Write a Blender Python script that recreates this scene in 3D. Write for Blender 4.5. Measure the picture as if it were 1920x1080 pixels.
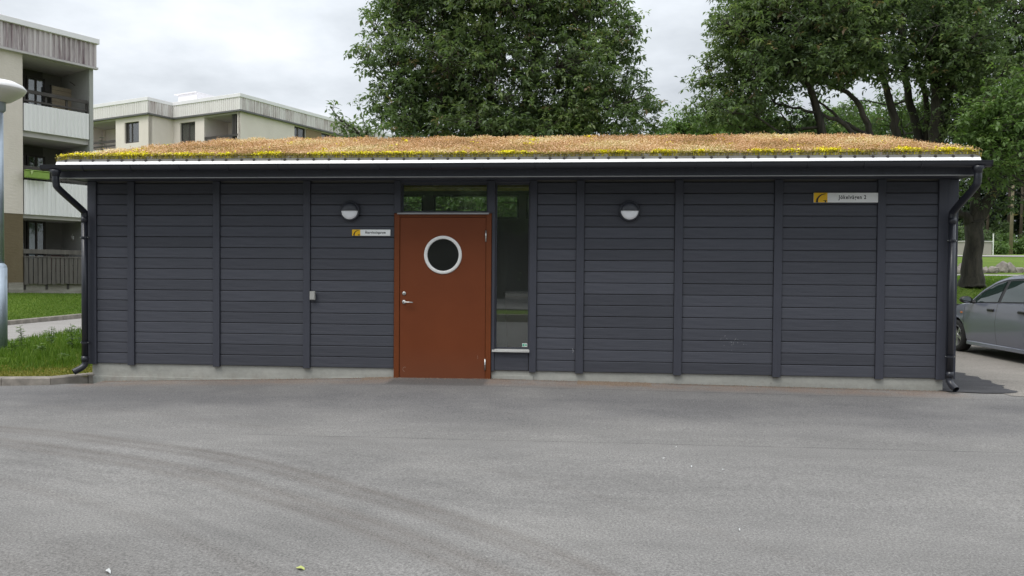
import bpy, math, random
import numpy as np
from mathutils import Vector, Matrix
random.seed(7); rng = np.random.default_rng(7)
scene = bpy.context.scene
for o in list(bpy.data.objects): bpy.data.objects.remove(o)

# ------------------------------------------------------------------ camera
F = 1430.0
CAM = np.array([0.0, -9.597, 1.2344])
yaw, pit, rol = math.radians(-4.97), math.radians(-1.116), math.radians(.4366)
fw = np.array([math.sin(yaw)*math.cos(pit), math.cos(yaw)*math.cos(pit), math.sin(pit)])
r0 = np.array([math.cos(yaw), -math.sin(yaw), 0.0]); u0 = np.cross(r0, fw)
RR = r0*math.cos(rol)+u0*math.sin(rol); UU = -r0*math.sin(rol)+u0*math.cos(rol)
cam = bpy.data.objects.new('camera', bpy.data.cameras.new('camera'))
scene.collection.objects.link(cam); scene.camera = cam
mw = Matrix.Identity(4)
for i in range(3):
    mw[i][0] = RR[i]; mw[i][1] = UU[i]; mw[i][2] = -fw[i]; mw[i][3] = CAM[i]
cam.matrix_world = mw
cam.data.sensor_width = 36; cam.data.lens = F/1920*36
cam.data.clip_start = .05; cam.data.clip_end = 1500
fh = np.array([math.sin(yaw), math.cos(yaw)]); rh = np.array([math.cos(yaw), -math.sin(yaw)])

def ray(px, py): return RR*(px-960)/F - UU*(py-540)/F + fw
def P(px, py, D): return Vector(CAM + ray(px, py)*D)               # point at camera depth D
def onplane(px, py, o, n):                                          # ray with a vertical plane
    d = ray(px, py); t = ((o[0]-CAM[0])*n[0]+(o[1]-CAM[1])*n[1])/(d[0]*n[0]+d[1]*n[1])
    return Vector(CAM+d*t)
def onz(px, py, z):
    d = ray(px, py); return Vector(CAM+d*((z-CAM[2])/d[2]))
def camdepth(x, y): return (x-CAM[0])*fh[0]+(y-CAM[1])*fh[1]

# ------------------------------------------------------------------ world, sun, exposure
SUN_EL, SUN_AZ = math.radians(58), math.radians(215)
w = bpy.data.worlds.new('World'); scene.world = w; w.use_nodes = True
nt = w.node_tree; N = nt.nodes; L = nt.links; N.clear()
out = N.new('ShaderNodeOutputWorld'); bg = N.new('ShaderNodeBackground'); bg.inputs[1].default_value = .1
sky = N.new('ShaderNodeTexSky'); sky.sky_type = 'NISHITA'; sky.sun_disc = False
sky.sun_elevation = SUN_EL; sky.sun_rotation = SUN_AZ
tc = N.new('ShaderNodeTexCoord'); sep = N.new('ShaderNodeSeparateXYZ'); L.new(tc.outputs['Generated'], sep.inputs[0])
# project the view direction on a cloud deck so that clouds flatten towards the horizon
mx = N.new('ShaderNodeMath'); mx.operation = 'MAXIMUM'; mx.inputs[1].default_value = 0; L.new(sep.outputs[2], mx.inputs[0])
ad = N.new('ShaderNodeMath'); ad.operation = 'ADD'; ad.inputs[1].default_value = .22; L.new(mx.outputs[0], ad.inputs[0])
dv = N.new('ShaderNodeVectorMath'); dv.operation = 'DIVIDE'
cb = N.new('ShaderNodeCombineXYZ'); L.new(ad.outputs[0], cb.inputs[0]); L.new(ad.outputs[0], cb.inputs[1]); cb.inputs[2].default_value = 1
L.new(tc.outputs['Generated'], dv.inputs[0]); L.new(cb.outputs[0], dv.inputs[1])
def wnoise(s, det, off):
    mp = N.new('ShaderNodeMapping'); mp.inputs['Location'].default_value = off
    n = N.new('ShaderNodeTexNoise'); n.inputs['Scale'].default_value = s; n.inputs['Detail'].default_value = det; n.inputs['Roughness'].default_value = .55
    L.new(dv.outputs[0], mp.inputs[0]); L.new(mp.outputs[0], n.inputs['Vector']); return n
n1 = wnoise(1.5, 6, (3.1, .4, 0))
cr = N.new('ShaderNodeValToRGB'); L.new(n1.outputs[0], cr.inputs[0])
e = cr.color_ramp.elements; e[0].position = .34; e[0].color = (.55, .585, .625, 1); e[1].position = .64; e[1].color = (.87, .90, .945, 1)
m = e = cr.color_ramp.elements.new(.5); m.color = (.72, .76, .805, 1)
# overcast luminance rises towards the zenith
zr = N.new('ShaderNodeMapRange'); zr.inputs[1].default_value = 0; zr.inputs[2].default_value = 1; zr.inputs[3].default_value = 7.9; zr.inputs[4].default_value = 22.5
L.new(sep.outputs[2], zr.inputs[0])
sc = N.new('ShaderNodeVectorMath'); sc.operation = 'SCALE'; L.new(cr.outputs[0], sc.inputs[0]); L.new(zr.outputs[0], sc.inputs['Scale'])
mixc = N.new('ShaderNodeMixRGB'); mixc.inputs[0].default_value = .93
L.new(sky.outputs[0], mixc.inputs[1]); L.new(sc.outputs[0], mixc.inputs[2])
L.new(mixc.outputs[0], bg.inputs[0]); L.new(bg.outputs[0], out.inputs[0])
sl = bpy.data.lights.new('sun', 'SUN'); sl.energy = 1.6; sl.angle = math.radians(28); sl.color = (1, .96, .9)
so = bpy.data.objects.new('sun', sl); scene.collection.objects.link(so)
sd = Vector((math.sin(SUN_AZ)*math.cos(SUN_EL), math.cos(SUN_AZ)*math.cos(SUN_EL), math.sin(SUN_EL)))
so.rotation_euler = sd.to_track_quat('Z', 'Y').to_euler(); so.location = (0, -20, 30)
scene.view_settings.view_transform = 'Standard'; scene.view_settings.look = 'None'
scene.view_settings.exposure = .1; scene.view_settings.gamma = 1; scene.view_settings.use_curve_mapping = False
scene.render.engine = 'CYCLES'

# ------------------------------------------------------------------ helpers
C = scene.collection
def tag(o, label=None, cat=None, group=None, kind=None):
    if label: o['label'] = label
    if cat: o['category'] = cat
    if group: o['group'] = group
    if kind: o['kind'] = kind
    return o
def empty(name, loc=(0, 0, 0), rz=0, label=None, cat=None, group=None):
    o = bpy.data.objects.new(name, None); C.objects.link(o); o.location = loc; o.rotation_euler = (0, 0, rz)
    o.empty_display_size = .2
    return tag(o, label, cat, group)
def link(name, me, parent=None, loc=None, rot=None, scale=None):
    o = bpy.data.objects.new(name, me); C.objects.link(o)
    if parent: o.parent = parent
    if loc is not None: o.location = loc
    if rot is not None: o.rotation_euler = rot
    if scale is not None: o.scale = scale
    return o
def meshdata(name, V, Fc, mats, smooth=False, mi=None):
    me = bpy.data.meshes.new(name); me.from_pydata([tuple(v) for v in V], [], Fc)
    for m in (mats if isinstance(mats, (list, tuple)) else [mats]): me.materials.append(m)
    if mi is not None: me.polygons.foreach_set('material_index', mi)
    if smooth: me.polygons.foreach_set('use_smooth', [True]*len(me.polygons))
    me.update(); return me
def npmesh(name, V, Fn, mat, smooth=False, attr=None):
    """fast mesh from numpy: V (n,3), Fn (m,k) same-size polygons"""
    V = np.asarray(V, np.float32); Fn = np.asarray(Fn, np.int32); m, k = Fn.shape
    me = bpy.data.meshes.new(name); me.vertices.add(len(V)); me.vertices.foreach_set('co', V.ravel())
    me.loops.add(m*k); me.loops.foreach_set('vertex_index', Fn.ravel())
    me.polygons.add(m); me.polygons.foreach_set('loop_start', np.arange(0, m*k, k, dtype=np.int32))
    me.materials.append(mat)
    if attr is not None:
        a = me.attributes.new('tint', 'FLOAT', 'FACE'); a.data.foreach_set('value', np.asarray(attr, np.float32))
    if smooth: me.polygons.foreach_set('use_smooth', np.ones(m, bool))
    me.update(calc_edges=True); return me
class MB:
    def __init__(s): s.v = []; s.f = []; s.mi = []; s.cur = 0
    def add(s, V, Fc):
        b = len(s.v); s.v += [tuple(v) for v in V]
        for f in Fc: s.f.append([b+i for i in f]); s.mi.append(s.cur)
        return s
    def box(s, x0, x1, y0, y1, z0, z1, b=0):
        if b <= 0:
            V = [(x, y, z) for z in (z0, z1) for y in (y0, y1) for x in (x0, x1)]
            return s.add(V, [(0, 2, 3, 1), (4, 5, 7, 6), (0, 1, 5, 4), (2, 6, 7, 3), (0, 4, 6, 2), (1, 3, 7, 5)])
        V = []; idx = {}
        for ix, X in enumerate((x0, x1)):
            for iy, Y in enumerate((y0, y1)):
                for iz, Z in enumerate((z0, z1)):
                    sx = b if ix == 0 else -b; sy = b if iy == 0 else -b; sz = b if iz == 0 else -b
                    idx[ix, iy, iz] = len(V); V += [(X, Y+sy, Z+sz), (X+sx, Y, Z+sz), (X+sx, Y+sy, Z)]
        f = []; g = lambda a, b2, c, k: idx[a, b2, c]+k
        for ix in (0, 1):
            q = [g(ix, 0, 0, 0), g(ix, 1, 0, 0), g(ix, 1, 1, 0), g(ix, 0, 1, 0)]; f.append(q if ix else q[::-1])
            q = [g(0, ix, 0, 1), g(1, ix, 0, 1), g(1, ix, 1, 1), g(0, ix, 1, 1)]; f.append(q[::-1] if ix else q)
            q = [g(0, 0, ix, 2), g(1, 0, ix, 2), g(1, 1, ix, 2), g(0, 1, ix, 2)]; f.append(q if ix else q[::-1])
        for a in (0, 1):
            for c in (0, 1):
                f.append([g(a, c, 0, 0), g(a, c, 1, 0), g(a, c, 1, 1), g(a, c, 0, 1)])
                f.append([g(a, 0, c, 0), g(a, 1, c, 0), g(a, 1, c, 2), g(a, 0, c, 2)])
                f.append([g(0, a, c, 1), g(1, a, c, 1), g(1, a, c, 2), g(0, a, c, 2)])
        for k in idx.values(): f.append([k, k+1, k+2])
        return s.add(V, f)
    def prism(s, prof, x0, x1):                                     # profile in (y,z) run along x
        n = len(prof); V = [(x0, y, z) for y, z in prof]+[(x1, y, z) for y, z in prof]
        f = [(i, (i+1) % n, n+(i+1) % n, n+i) for i in range(n)]+[list(range(n))[::-1], list(range(n, 2*n))]
        return s.add(V, f)
    def tube(s, pts, rad, n=8, cap=True):
        pts = [Vector(p) for p in pts]; m = len(pts)
        if not hasattr(rad, '__len__'): rad = [rad]*m
        b = len(s.v); prev = None
        for i, p in enumerate(pts):
            t = (pts[min(i+1, m-1)]-pts[max(i-1, 0)]).normalized()
            if prev is None:
                a = Vector((0, 0, 1)) if abs(t.z) < .9 else Vector((1, 0, 0)); e1 = t.cross(a).normalized()
            else: e1 = (prev-t*prev.dot(t)).normalized()
            prev = e1; e2 = t.cross(e1)
            for k in range(n):
                a = 2*math.pi*k/n; s.v.append(tuple(p+(e1*math.cos(a)+e2*math.sin(a))*rad[i]))
        for i in range(m-1):
            for k in range(n):
                s.f.append([b+i*n+k, b+i*n+(k+1) % n, b+(i+1)*n+(k+1) % n, b+(i+1)*n+k]); s.mi.append(s.cur)
        if cap:
            s.f.append([b+k for k in range(n)][::-1]); s.mi.append(s.cur)
            s.f.append([b+(m-1)*n+k for k in range(n)]); s.mi.append(s.cur)
        return s
    def lathe(s, prof, n=24, M=None, a0=0, a1=2*math.pi):           # prof: (r,h) about local z, M places it
        M = M or Matrix.Identity(4); b = len(s.v); full = abs(a1-a0-2*math.pi) < 1e-6; nn = n if full else n+1
        for r, h in prof:
            for k in range(nn):
                a = a0+(a1-a0)*k/n; s.v.append(tuple(M @ Vector((r*math.cos(a), r*math.sin(a), h))))
        for i in range(len(prof)-1):
            for k in range(n):
                k2 = (k+1) % nn; s.f.append([b+i*nn+k, b+i*nn+k2, b+(i+1)*nn+k2, b+(i+1)*nn+k]); s.mi.append(s.cur)
        return s
    def build(s, name, mats, parent=None, smooth=False, **k):
        return link(name, meshdata(name, s.v, s.f, mats, smooth, s.mi), parent, **k)
def autosmooth(o, deg=35):
    me = o.data; me.polygons.foreach_set('use_smooth', [True]*len(me.polygons))
    ang = math.radians(deg)
    import bmesh
    bm = bmesh.new(); bm.from_mesh(me)
    bmesh.ops.recalc_face_normals(bm, faces=bm.faces)
    for ed in bm.edges:
        if len(ed.link_faces) != 2 or ed.calc_face_angle(0) > ang: ed.smooth = False
    bm.to_mesh(me); bm.free(); return o
def wall_holes(mb, x0, x1, z0, z1, holes, y=0, depth=.12, back=True):
    """front face of a wall in the plane y, with holes [(hx0,hx1,hz0,hz1)] and reveals"""
    xs = sorted({x0, x1, *[h[0] for h in holes], *[h[1] for h in holes]}); zs = sorted({z0, z1, *[h[2] for h in holes], *[h[3] for h in holes]})
    xs = [x for x in xs if x0 <= x <= x1]; zs = [z for z in zs if z0 <= z <= z1]
    for a, b in zip(xs, xs[1:]):
        for c, d in zip(zs, zs[1:]):
            mxx, mzz = (a+b)/2, (c+d)/2
            if any(h[0] < mxx < h[1] and h[2] < mzz < h[3] for h in holes): continue
            mb.add([(a, y, c), (b, y, c), (b, y, d), (a, y, d)], [(0, 1, 2, 3)])
            if back: mb.add([(a, y+depth, c), (b, y+depth, c), (b, y+depth, d), (a, y+depth, d)], [(3, 2, 1, 0)])
    for hx0, hx1, hz0, hz1 in holes:
        for p, q in (((hx0, hz0), (hx1, hz0)), ((hx1, hz0), (hx1, hz1)), ((hx1, hz1), (hx0, hz1)), ((hx0, hz1), (hx0, hz0))):
            mb.add([(p[0], y, p[1]), (q[0], y, q[1]), (q[0], y+depth, q[1]), (p[0], y+depth, p[1])], [(0, 1, 2, 3)])
    for p, q in (((x0, z0), (x1, z0)), ((x1, z0), (x1, z1)), ((x1, z1), (x0, z1)), ((x0, z1), (x0, z0))):
        mb.add([(p[0], y, p[1]), (p[0], y+depth, p[1]), (q[0], y+depth, q[1]), (q[0], y, q[1])], [(0, 1, 2, 3)])
    return mb

# ------------------------------------------------------------------ materials
class NT:
    def __init__(s, name):
        s.m = bpy.data.materials.new(name); s.m.use_nodes = True; s.t = s.m.node_tree; s.n = s.t.nodes; s.l = s.t.links
        s.b = s.n['Principled BSDF']; s.tc = s.n.new('ShaderNodeTexCoord')
    def noise(s, scale=5, det=4, rough=.55, stretch=(1, 1, 1), off=(0, 0, 0), coord='Object', dist=0):
        mp = s.n.new('ShaderNodeMapping'); mp.inputs['Scale'].default_value = stretch; mp.inputs['Location'].default_value = off
        n = s.n.new('ShaderNodeTexNoise'); n.inputs['Scale'].default_value = scale; n.inputs['Detail'].default_value = det
        n.inputs['Roughness'].default_value = rough; n.inputs['Distortion'].default_value = dist
        s.l.new(s.tc.outputs[coord], mp.inputs[0]); s.l.new(mp.outputs[0], n.inputs['Vector']); return n.outputs[0]
    def ramp(s, fac, stops):
        r = s.n.new('ShaderNodeValToRGB'); s.l.new(fac, r.inputs[0]); e = r.color_ramp.elements
        while len(e) < len(stops): e.new(.5)
        for i, (p, c) in enumerate(stops):
            e[i].position = p; e[i].color = (*c, 1) if hasattr(c, '__len__') else (c, c, c, 1)
        return r.outputs[0]
    def mix(s, fac, a, b, mode='MIX'):
        m = s.n.new('ShaderNodeMixRGB'); m.blend_type = mode
        for i, v in ((0, fac), (1, a), (2, b)):
            if hasattr(v, 'is_output'): s.l.new(v, m.inputs[i])
            elif i == 0: m.inputs[0].default_value = v
            else: m.inputs[i].default_value = (*v, 1) if hasattr(v, '__len__') else (v, v, v, 1)
        return m.outputs[0]
    def math(s, op, a, b=0, c=0, clamp=False):
        m = s.n.new('ShaderNodeMath'); m.operation = op; m.use_clamp = clamp
        for i, v in enumerate((a, b, c)):
            if hasattr(v, 'is_output'): s.l.new(v, m.inputs[i])
            else: m.inputs[i].default_value = v
        return m.outputs[0]
    def xyz(s, coord='Object'):
        p = s.n.new('ShaderNodeSeparateXYZ'); s.l.new(s.tc.outputs[coord], p.inputs[0]); return p.outputs
    def rnd(s):
        return s.n.new('ShaderNodeObjectInfo').outputs['Random']
    def band(s, v, lo, hi, soft):
        """1 inside lo..hi with soft edges"""
        a = s.n.new('ShaderNodeMapRange'); a.inputs[1].default_value = lo-soft; a.inputs[2].default_value = lo+soft; s.l.new(v, a.inputs[0])
        b = s.n.new('ShaderNodeMapRange'); b.inputs[1].default_value = hi+soft; b.inputs[2].default_value = hi-soft; s.l.new(v, b.inputs[0])
        return s.math('MULTIPLY', a.outputs[0], b.outputs[0])
    def bump(s, h, strength=.3, dist=.01):
        b = s.n.new('ShaderNodeBump'); b.inputs['Strength'].default_value = strength; b.inputs['Distance'].default_value = dist
        s.l.new(h, b.inputs['Height']); s.l.new(b.outputs[0], s.b.inputs['Normal']); return s
    def done(s, col=None, rough=.6, metal=0, spec=None):
        if col is not None:
            if hasattr(col, 'is_output'): s.l.new(col, s.b.inputs['Base Color'])
            else: s.b.inputs['Base Color'].default_value = (*col, 1)
        if hasattr(rough, 'is_output'): s.l.new(rough, s.b.inputs['Roughness'])
        else: s.b.inputs['Roughness'].default_value = rough
        s.b.inputs['Metallic'].default_value = metal
        if spec is not None: s.b.inputs['Specular IOR Level'].default_value = spec
        return s.m
def simple(name, col, rough=.5, metal=0, var=.12, scale=6, bump=0, stretch=(1, 1, 1), spec=None):
    t = NT(name); n = t.noise(scale, 5, .6, stretch)
    c = t.ramp(n, [(.25, tuple(x*(1-var) for x in col)), (.75, tuple(x*(1+var) for x in col))])
    if bump: t.bump(t.noise(scale*6, 4, .6, stretch), bump, .004)
    return t.done(c, rough, metal, spec)

def m_cladding():
    t = NT('slate_paint'); r = t.rnd()
    g = t.noise(9, 6, .65, (.25, 1, 9)); g2 = t.noise(1.3, 4, .5)
    base = t.ramp(g, [(.3, (.050, .052, .067)), (.74, (.080, .082, .101))])
    base = t.mix(t.math('MULTIPLY', g2, .35), base, (.050, .060, .066))
    hv = t.n.new('ShaderNodeHueSaturation'); t.l.new(base, hv.inputs['Color'])
    t.l.new(t.math('MULTIPLY_ADD', r, .28, .84), hv.inputs['Value'])
    spk = t.ramp(t.noise(55, 3, .6, (.35, 1, 1)), [(.70, 0.), (.78, .35)])
    xx, yy_, zz = t.xyz(); hv2 = t.mix(spk, hv.outputs[0], (.15, .155, .17)); t.bump(t.noise(14, 6, .7, (.12, 1, 10)), .45, .003)
    return t.done(hv2, .62, spec=.35)
CLAD = m_cladding()
TRIM = simple('slate_trim_paint', (.050, .053, .068), .5, 0, .12, 7, .15, (6, 6, .5), spec=.35)
DARKMETAL = simple('black_coated_metal', (.022, .024, .032), .32, 0, .15, 4)
def m_scuff():
    t = NT('brown_door_paint'); x, y, z = t.xyz()
    n = t.noise(1.6, 5, .6); c = t.ramp(n, [(.3, (.142, .036, .011)), (.7, (.163, .042, .013))])
    sc_ = t.ramp(t.noise(40, 5, .7, (1, 1, .4)), [(.70, 0.), (.76, 1.)])
    low = t.math('SUBTRACT', 1, t.math('MULTIPLY_ADD', z, 2.2, .35, clamp=True))
    c = t.mix(t.math('MULTIPLY', sc_, t.math('MULTIPLY', low, .5)), c, (.30, .20, .15))
    c = t.mix(t.math('MULTIPLY', low, .35), c, (.17, .075, .045))
    return t.done(c, .5, spec=.25)
DOOR = m_scuff()
DOORFRAME = simple('brown_frame_paint', (.150, .040, .011), .5, 0, .1, 5, spec=.25)
WHITE = simple('white_paint', (.78, .78, .76), .4, 0, .04, 5)
STEEL = simple('brushed_steel', (.55, .55, .53), .3, .9, .1, 12)
ALU = simple('aluminium_flashing', (.34, .345, .35), .4, .3, .1, 5)
RUBBER = simple('black_rubber', (.012, .012, .012), .8, 0, .2, 20)
def m_strip():
    t = NT('white_coated_strip'); g = t.noise(3, 5, .6, (.4, 1, 1))
    c = t.ramp(g, [(.3, (.88, .89, .91)), (.6, (.95, .95, .95))]); return t.done(c, .35)
STRIP = m_strip()
def m_edge():
    t = NT('weathered_zinc_edge'); g = t.noise(2.5, 6, .7, (1, 1, 2)); s_ = t.noise(30, 4, .7, (1, 1, 1))
    c = t.ramp(g, [(.3, (.20, .19, .175)), (.7, (.33, .32, .29))])
    c = t.mix(t.ramp(s_, [(.66, 0.), (.74, .6)]), c, (.16, .10, .07)); return t.done(c, .55)
EDGE = m_edge()
def m_conc(name='foundation_concrete', a=(.28, .285, .26), b=(.42, .42, .385)):
    t = NT(name); g = t.noise(1.6, 7, .65, (.6, 1, 2.5)); f = t.noise(26, 5, .7)
    c = t.ramp(g, [(.3, a), (.68, b)]); c = t.mix(.18, c, t.ramp(f, [(.3, .15), (.7, .6)]), 'OVERLAY')
    x, y, z = t.xyz(); low = t.math('MULTIPLY_ADD', z, -7.0, -.55, clamp=True)
    st = t.ramp(t.noise(5, 5, .7, (1, 1, .3)), [(.45, 0.), (.7, 1.)])
    c = t.mix(t.math('MULTIPLY', t.math('MULTIPLY', low, st), .55), c, (.20, .155, .115))
    pits = t.ramp(t.noise(9, 2, .4, (1, 1, 1), (4, 2, 1)), [(.73, 0.), (.78, 1.)])
    c = t.mix(t.math('MULTIPLY', pits, .5), c, (.16, .15, .13))
    t.bump(f, .5, .004); return t.done(c, .85)
CONC = m_conc()
KERB = simple('grey_kerb_concrete', (.25, .225, .195), .9, 0, .38, 7, .7)
def m_glass(name, tint=(.85, .9, .88), refl=1.0):
    t = NT(name); n = t.n; n.remove(t.b); o = [x for x in n if x.type == 'OUTPUT_MATERIAL'][0]
    tr = n.new('ShaderNodeBsdfTransparent'); tr.inputs[0].default_value = (*tint, 1)
    gl = n.new('ShaderNodeBsdfGlossy'); gl.inputs['Roughness'].default_value = .015
    fr = n.new('ShaderNodeFresnel'); fr.inputs[0].default_value = 1.52
    k = t.math('MULTIPLY', fr.outputs[0], 3.2*refl, clamp=True)
    mx = n.new('ShaderNodeMixShader'); t.l.new(k, mx.inputs[0]); t.l.new(tr.outputs[0], mx.inputs[1]); t.l.new(gl.outputs[0], mx.inputs[2])
    df = n.new('ShaderNodeBsdfDiffuse'); df.inputs[0].default_value = (.80, .86, .80, 1); m2 = n.new('ShaderNodeMixShader')
    t.l.new(t.ramp(t.noise(1.6, 5, .6), [(.3, .012), (.7, .028)]), m2.inputs[0]); t.l.new(mx.outputs[0], m2.inputs[1]); t.l.new(df.outputs[0], m2.inputs[2]); t.l.new(m2.outputs[0], o.inputs[0])
    return t.m
GLASS = m_glass('window_glass'); INNER = simple('pale_interior_wall', (.55, .56, .52), .9, 0, .05, 2)
BLACKGLASS = simple('dark_window_glass', (.018, .022, .025), .05, 0, .3, .5, spec=.8)

def m_asphalt(name, kind):
    t = NT(name); x, y, z = t.xyz()
    big = t.noise(.35, 6, .6, (1, 1.6, 1)); med = t.noise(2.2, 6, .65, (.7, 1.8, 1)); fine = t.noise(70, 4, .85); agg = t.noise(190, 2, .8)
    if kind == 'new':
        c = t.ramp(big, [(.30, (.170, .165, .158)), (.70, (.214, .207, .198))])
        c = t.mix(.32, c, t.ramp(med, [(.25, .36), (.75, .64)]), 'OVERLAY')
        # darker smoother strip of newer paving between seam and building
        wob = t.math('MULTIPLY', t.math('SUBTRACT', t.noise(.8, 4, .6, (1, 1, 1), (5, 5, 0)), .5), 1.1)
        yy = t.math('ADD', y, wob)
        strip = t.band(yy, -2.0, -.5, .55)
        c = t.mix(t.math('MULTIPLY', strip, .62), c, (.100, .098, .102))
        # seams
        xr = t.math('MULTIPLY_ADD', x, -.012, y); wl = t.math('MULTIPLY', t.math('SUBTRACT', t.noise(1.1, 3, .5), .5), .06)
        seam = t.band(t.math('ADD', xr, wl), -2.862, -2.842, .008)
        seam = t.math('MULTIPLY', seam, t.math('MULTIPLY', t.band(x, -3.3, 40, .8), t.ramp(t.noise(1.7, 3, .6, (1, 0, 0)), [(.35, .15), (.6, 1.)])))
        c = t.mix(t.math('MULTIPLY', seam, .65), c, (.05, .048, .046))
        s2 = t.band(t.math('ADD', y, t.math('MULTIPLY', wl, .5)), -.535, -.515, .006)
        c = t.mix(t.math('MULTIPLY', s2, t.math('MULTIPLY', t.band(x, -2.6, 4.6, .5), .6)), c, (.05, .047, .045))
        # tyre tracks of a turning vehicle
        dx = t.math('ADD', x, 7.2); dy = t.math('ADD', y, 13.1)
        r = t.math('SQRT', t.math('ADD', t.math('MULTIPLY', dx, dx), t.math('MULTIPLY', dy, dy)))
        r = t.math('ADD', r, t.math('MULTIPLY', t.math('SUBTRACT', t.noise(.5, 2, .5, (1, 1, 1), (9, 1, 0)), .5), .16))
        ang = t.math('ARCTAN2', dy, dx); cv = t.n.new('ShaderNodeCombineXYZ'); t.l.new(t.math('MULTIPLY', r, 9.0), cv.inputs[0]); t.l.new(t.math('MULTIPLY', ang, 7.0), cv.inputs[1])
        pn = t.n.new('ShaderNodeTexNoise'); pn.inputs['Scale'].default_value = 1.0; pn.inputs['Detail'].default_value = 5; t.l.new(cv.outputs[0], pn.inputs['Vector'])
        c = t.mix(t.math('MULTIPLY', t.band(r, 8.6, 10.9, .5), .5), c, t.ramp(pn.outputs[0], [(.34, .40), (.5, .5), (.66, .56)]), 'OVERLAY')
        # long dragged scuffs parallel to the building
        c = t.mix(.16, c, t.ramp(t.noise(2.2, 6, .7, (.3, 2.0, 1), (3, 3, 0)), [(.34, .34), (.66, .66)]), 'OVERLAY')
        brk = t.ramp(t.noise(3.0, 6, .75, (1, 1, 1), (3, 7, 0)), [(.28, .5), (.55, 1.)])
        for a_, b_, s_ in ((9.78, 9.88, .50), (9.92, 10.03, .55), (10.22, 10.30, .50), (10.34, 10.44, .58), (9.05, 9.16, .22), (11.3, 11.38, .14), (8.3, 8.42, .16)):
            tr = t.math('MULTIPLY', t.math('MULTIPLY', t.band(r, a_, b_, .045), brk), s_)
            c = t.mix(tr, c, (.120, .106, .095))
        # brown dust washed along the wall
        du = t.math('MULTIPLY', t.band(t.math('ADD', y, t.math('MULTIPLY', wob, .18)), -.42, .3, .13), t.ramp(t.noise(2.6, 6, .7, (1, 1, 1), (1, 3, 0)), [(.34, .1), (.6, .9)]))
        du = t.math('MULTIPLY', du, t.band(x, -6.4, 4.5, .15)); c = t.mix(du, c, (.215, .165, .135))
        ct_ = t.math('MULTIPLY', t.band(t.math('ADD', y, t.math('MULTIPLY', wl, 1.2)), -.075, .3, .035), t.ramp(t.noise(3.5, 6, .75, (1, 1, 1), (6, 3, 0)), [(.35, .25), (.55, .9)]))  # damp stain and contact shade painted as a dark line at the foundation foot
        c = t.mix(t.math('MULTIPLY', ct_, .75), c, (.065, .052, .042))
        # dark apron in front of the door
        ap = t.math('MULTIPLY', t.band(x, -2.33, -1.12, .03), t.band(y, -.50, .2, .02))
        c = t.mix(t.math('MULTIPLY', ap, .8), c, (.090, .086, .084))
        # dark and pale gravelly area near the viewer's left
        nl = t.math('MULTIPLY', t.band(t.math('MULTIPLY_ADD', x, .22, y), -7.4, -6.15, .25), t.band(x, -9, -1.4, .6))
        c = t.mix(t.math('MULTIPLY', t.math('MULTIPLY', nl, t.ramp(t.noise(1.4, 4, .6), [(.35, .2), (.6, 1.)])), .5), c, (.115, .108, .10))
        # cloudy lighter dusty patches and oil spots
        d2 = t.ramp(t.noise(.8, 5, .6, (.8, 1.3, 1), (7, 2, 0)), [(.48, 0.), (.75, .35)])
        c = t.mix(d2, c, (.285, .275, .258))
        sp = t.ramp(t.noise(1.7, 2, .4, (1, 1.4, 1), (2, 11, 0)), [(.74, 0.), (.80, .55)])
        c = t.mix(sp, c, (.10, .096, .09))
        wp = t.ramp(t.noise(11, 2, .5, (1, 1.5, 1), (1, 8, 0)), [(.80, 0.), (.83, .5)])
        c = t.mix(wp, c, (.42, .41, .39))
        k = .6
    elif kind == 'old':
        c = t.ramp(big, [(.3, (.20, .185, .165)), (.7, (.27, .25, .225))]); k = .75
        c = t.mix(.4, c, t.ramp(med, [(.25, .4), (.75, .6)]), 'OVERLAY')
    elif kind == 'patch':
        c = t.ramp(med, [(.3, (.048, .048, .052)), (.7, (.078, .077, .082))]); k = .4
    else:
        c = t.ramp(med, [(.3, (.27, .255, .24)), (.7, (.33, .315, .30))]); k = .3
    c = t.mix(k, c, t.ramp(fine, [(.34, .12), (.5, .5), (.66, .9)]), 'OVERLAY')
    c = t.mix(k*.6, c, t.ramp(agg, [(.35, .25), (.65, .75)]), 'OVERLAY')
    t.bump(t.mix(.5, fine, agg), .55, .006)
    return t.done(c, .9, spec=.25)
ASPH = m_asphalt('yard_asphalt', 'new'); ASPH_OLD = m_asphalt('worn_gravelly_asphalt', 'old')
ASPH_PATCH = m_asphalt('fresh_dark_asphalt', 'patch'); ASPH_PATH = m_asphalt('pale_path_asphalt', 'path')

def m_leaf(name, stops, trans=.25, rough=.5):
    t = NT(name); a = t.n.new('ShaderNodeAttribute'); a.attribute_name = 'tint'
    c = t.ramp(a.outputs['Fac'], stops); c = t.mix(.25, c, t.ramp(t.noise(.7, 3, .5), [(.3, .3), (.7, .7)]), 'OVERLAY')
    o = [x for x in t.n if x.type == 'OUTPUT_MATERIAL'][0]; t.done(c, rough, spec=.35)
    tr = t.n.new('ShaderNodeBsdfTranslucent'); t.l.new(t.mix(1, c, (1.15, 1.35, .7), 'MULTIPLY'), tr.inputs[0])
    mx = t.n.new('ShaderNodeMixShader'); mx.inputs[0].default_value = trans
    t.l.new(t.b.outputs[0], mx.inputs[1]); t.l.new(tr.outputs[0], mx.inputs[2]); t.l.new(mx.outputs[0], o.inputs[0]); return t.m
LEAF_A = m_leaf('tree_leaf', [(0, (.082, .116, .068)), (.35, (.116, .162, .086)), (.7, (.172, .228, .110)), (.93, (.25, .30, .14)), (.96, (.27, .20, .125)), (1, (.30, .22, .14))], .45)
LEAF_B = m_leaf('light_tree_leaf', [(0, (.080, .135, .045)), (.5, (.14, .215, .070)), (.9, (.22, .29, .10)), (1, (.25, .29, .11))], .4)
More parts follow.
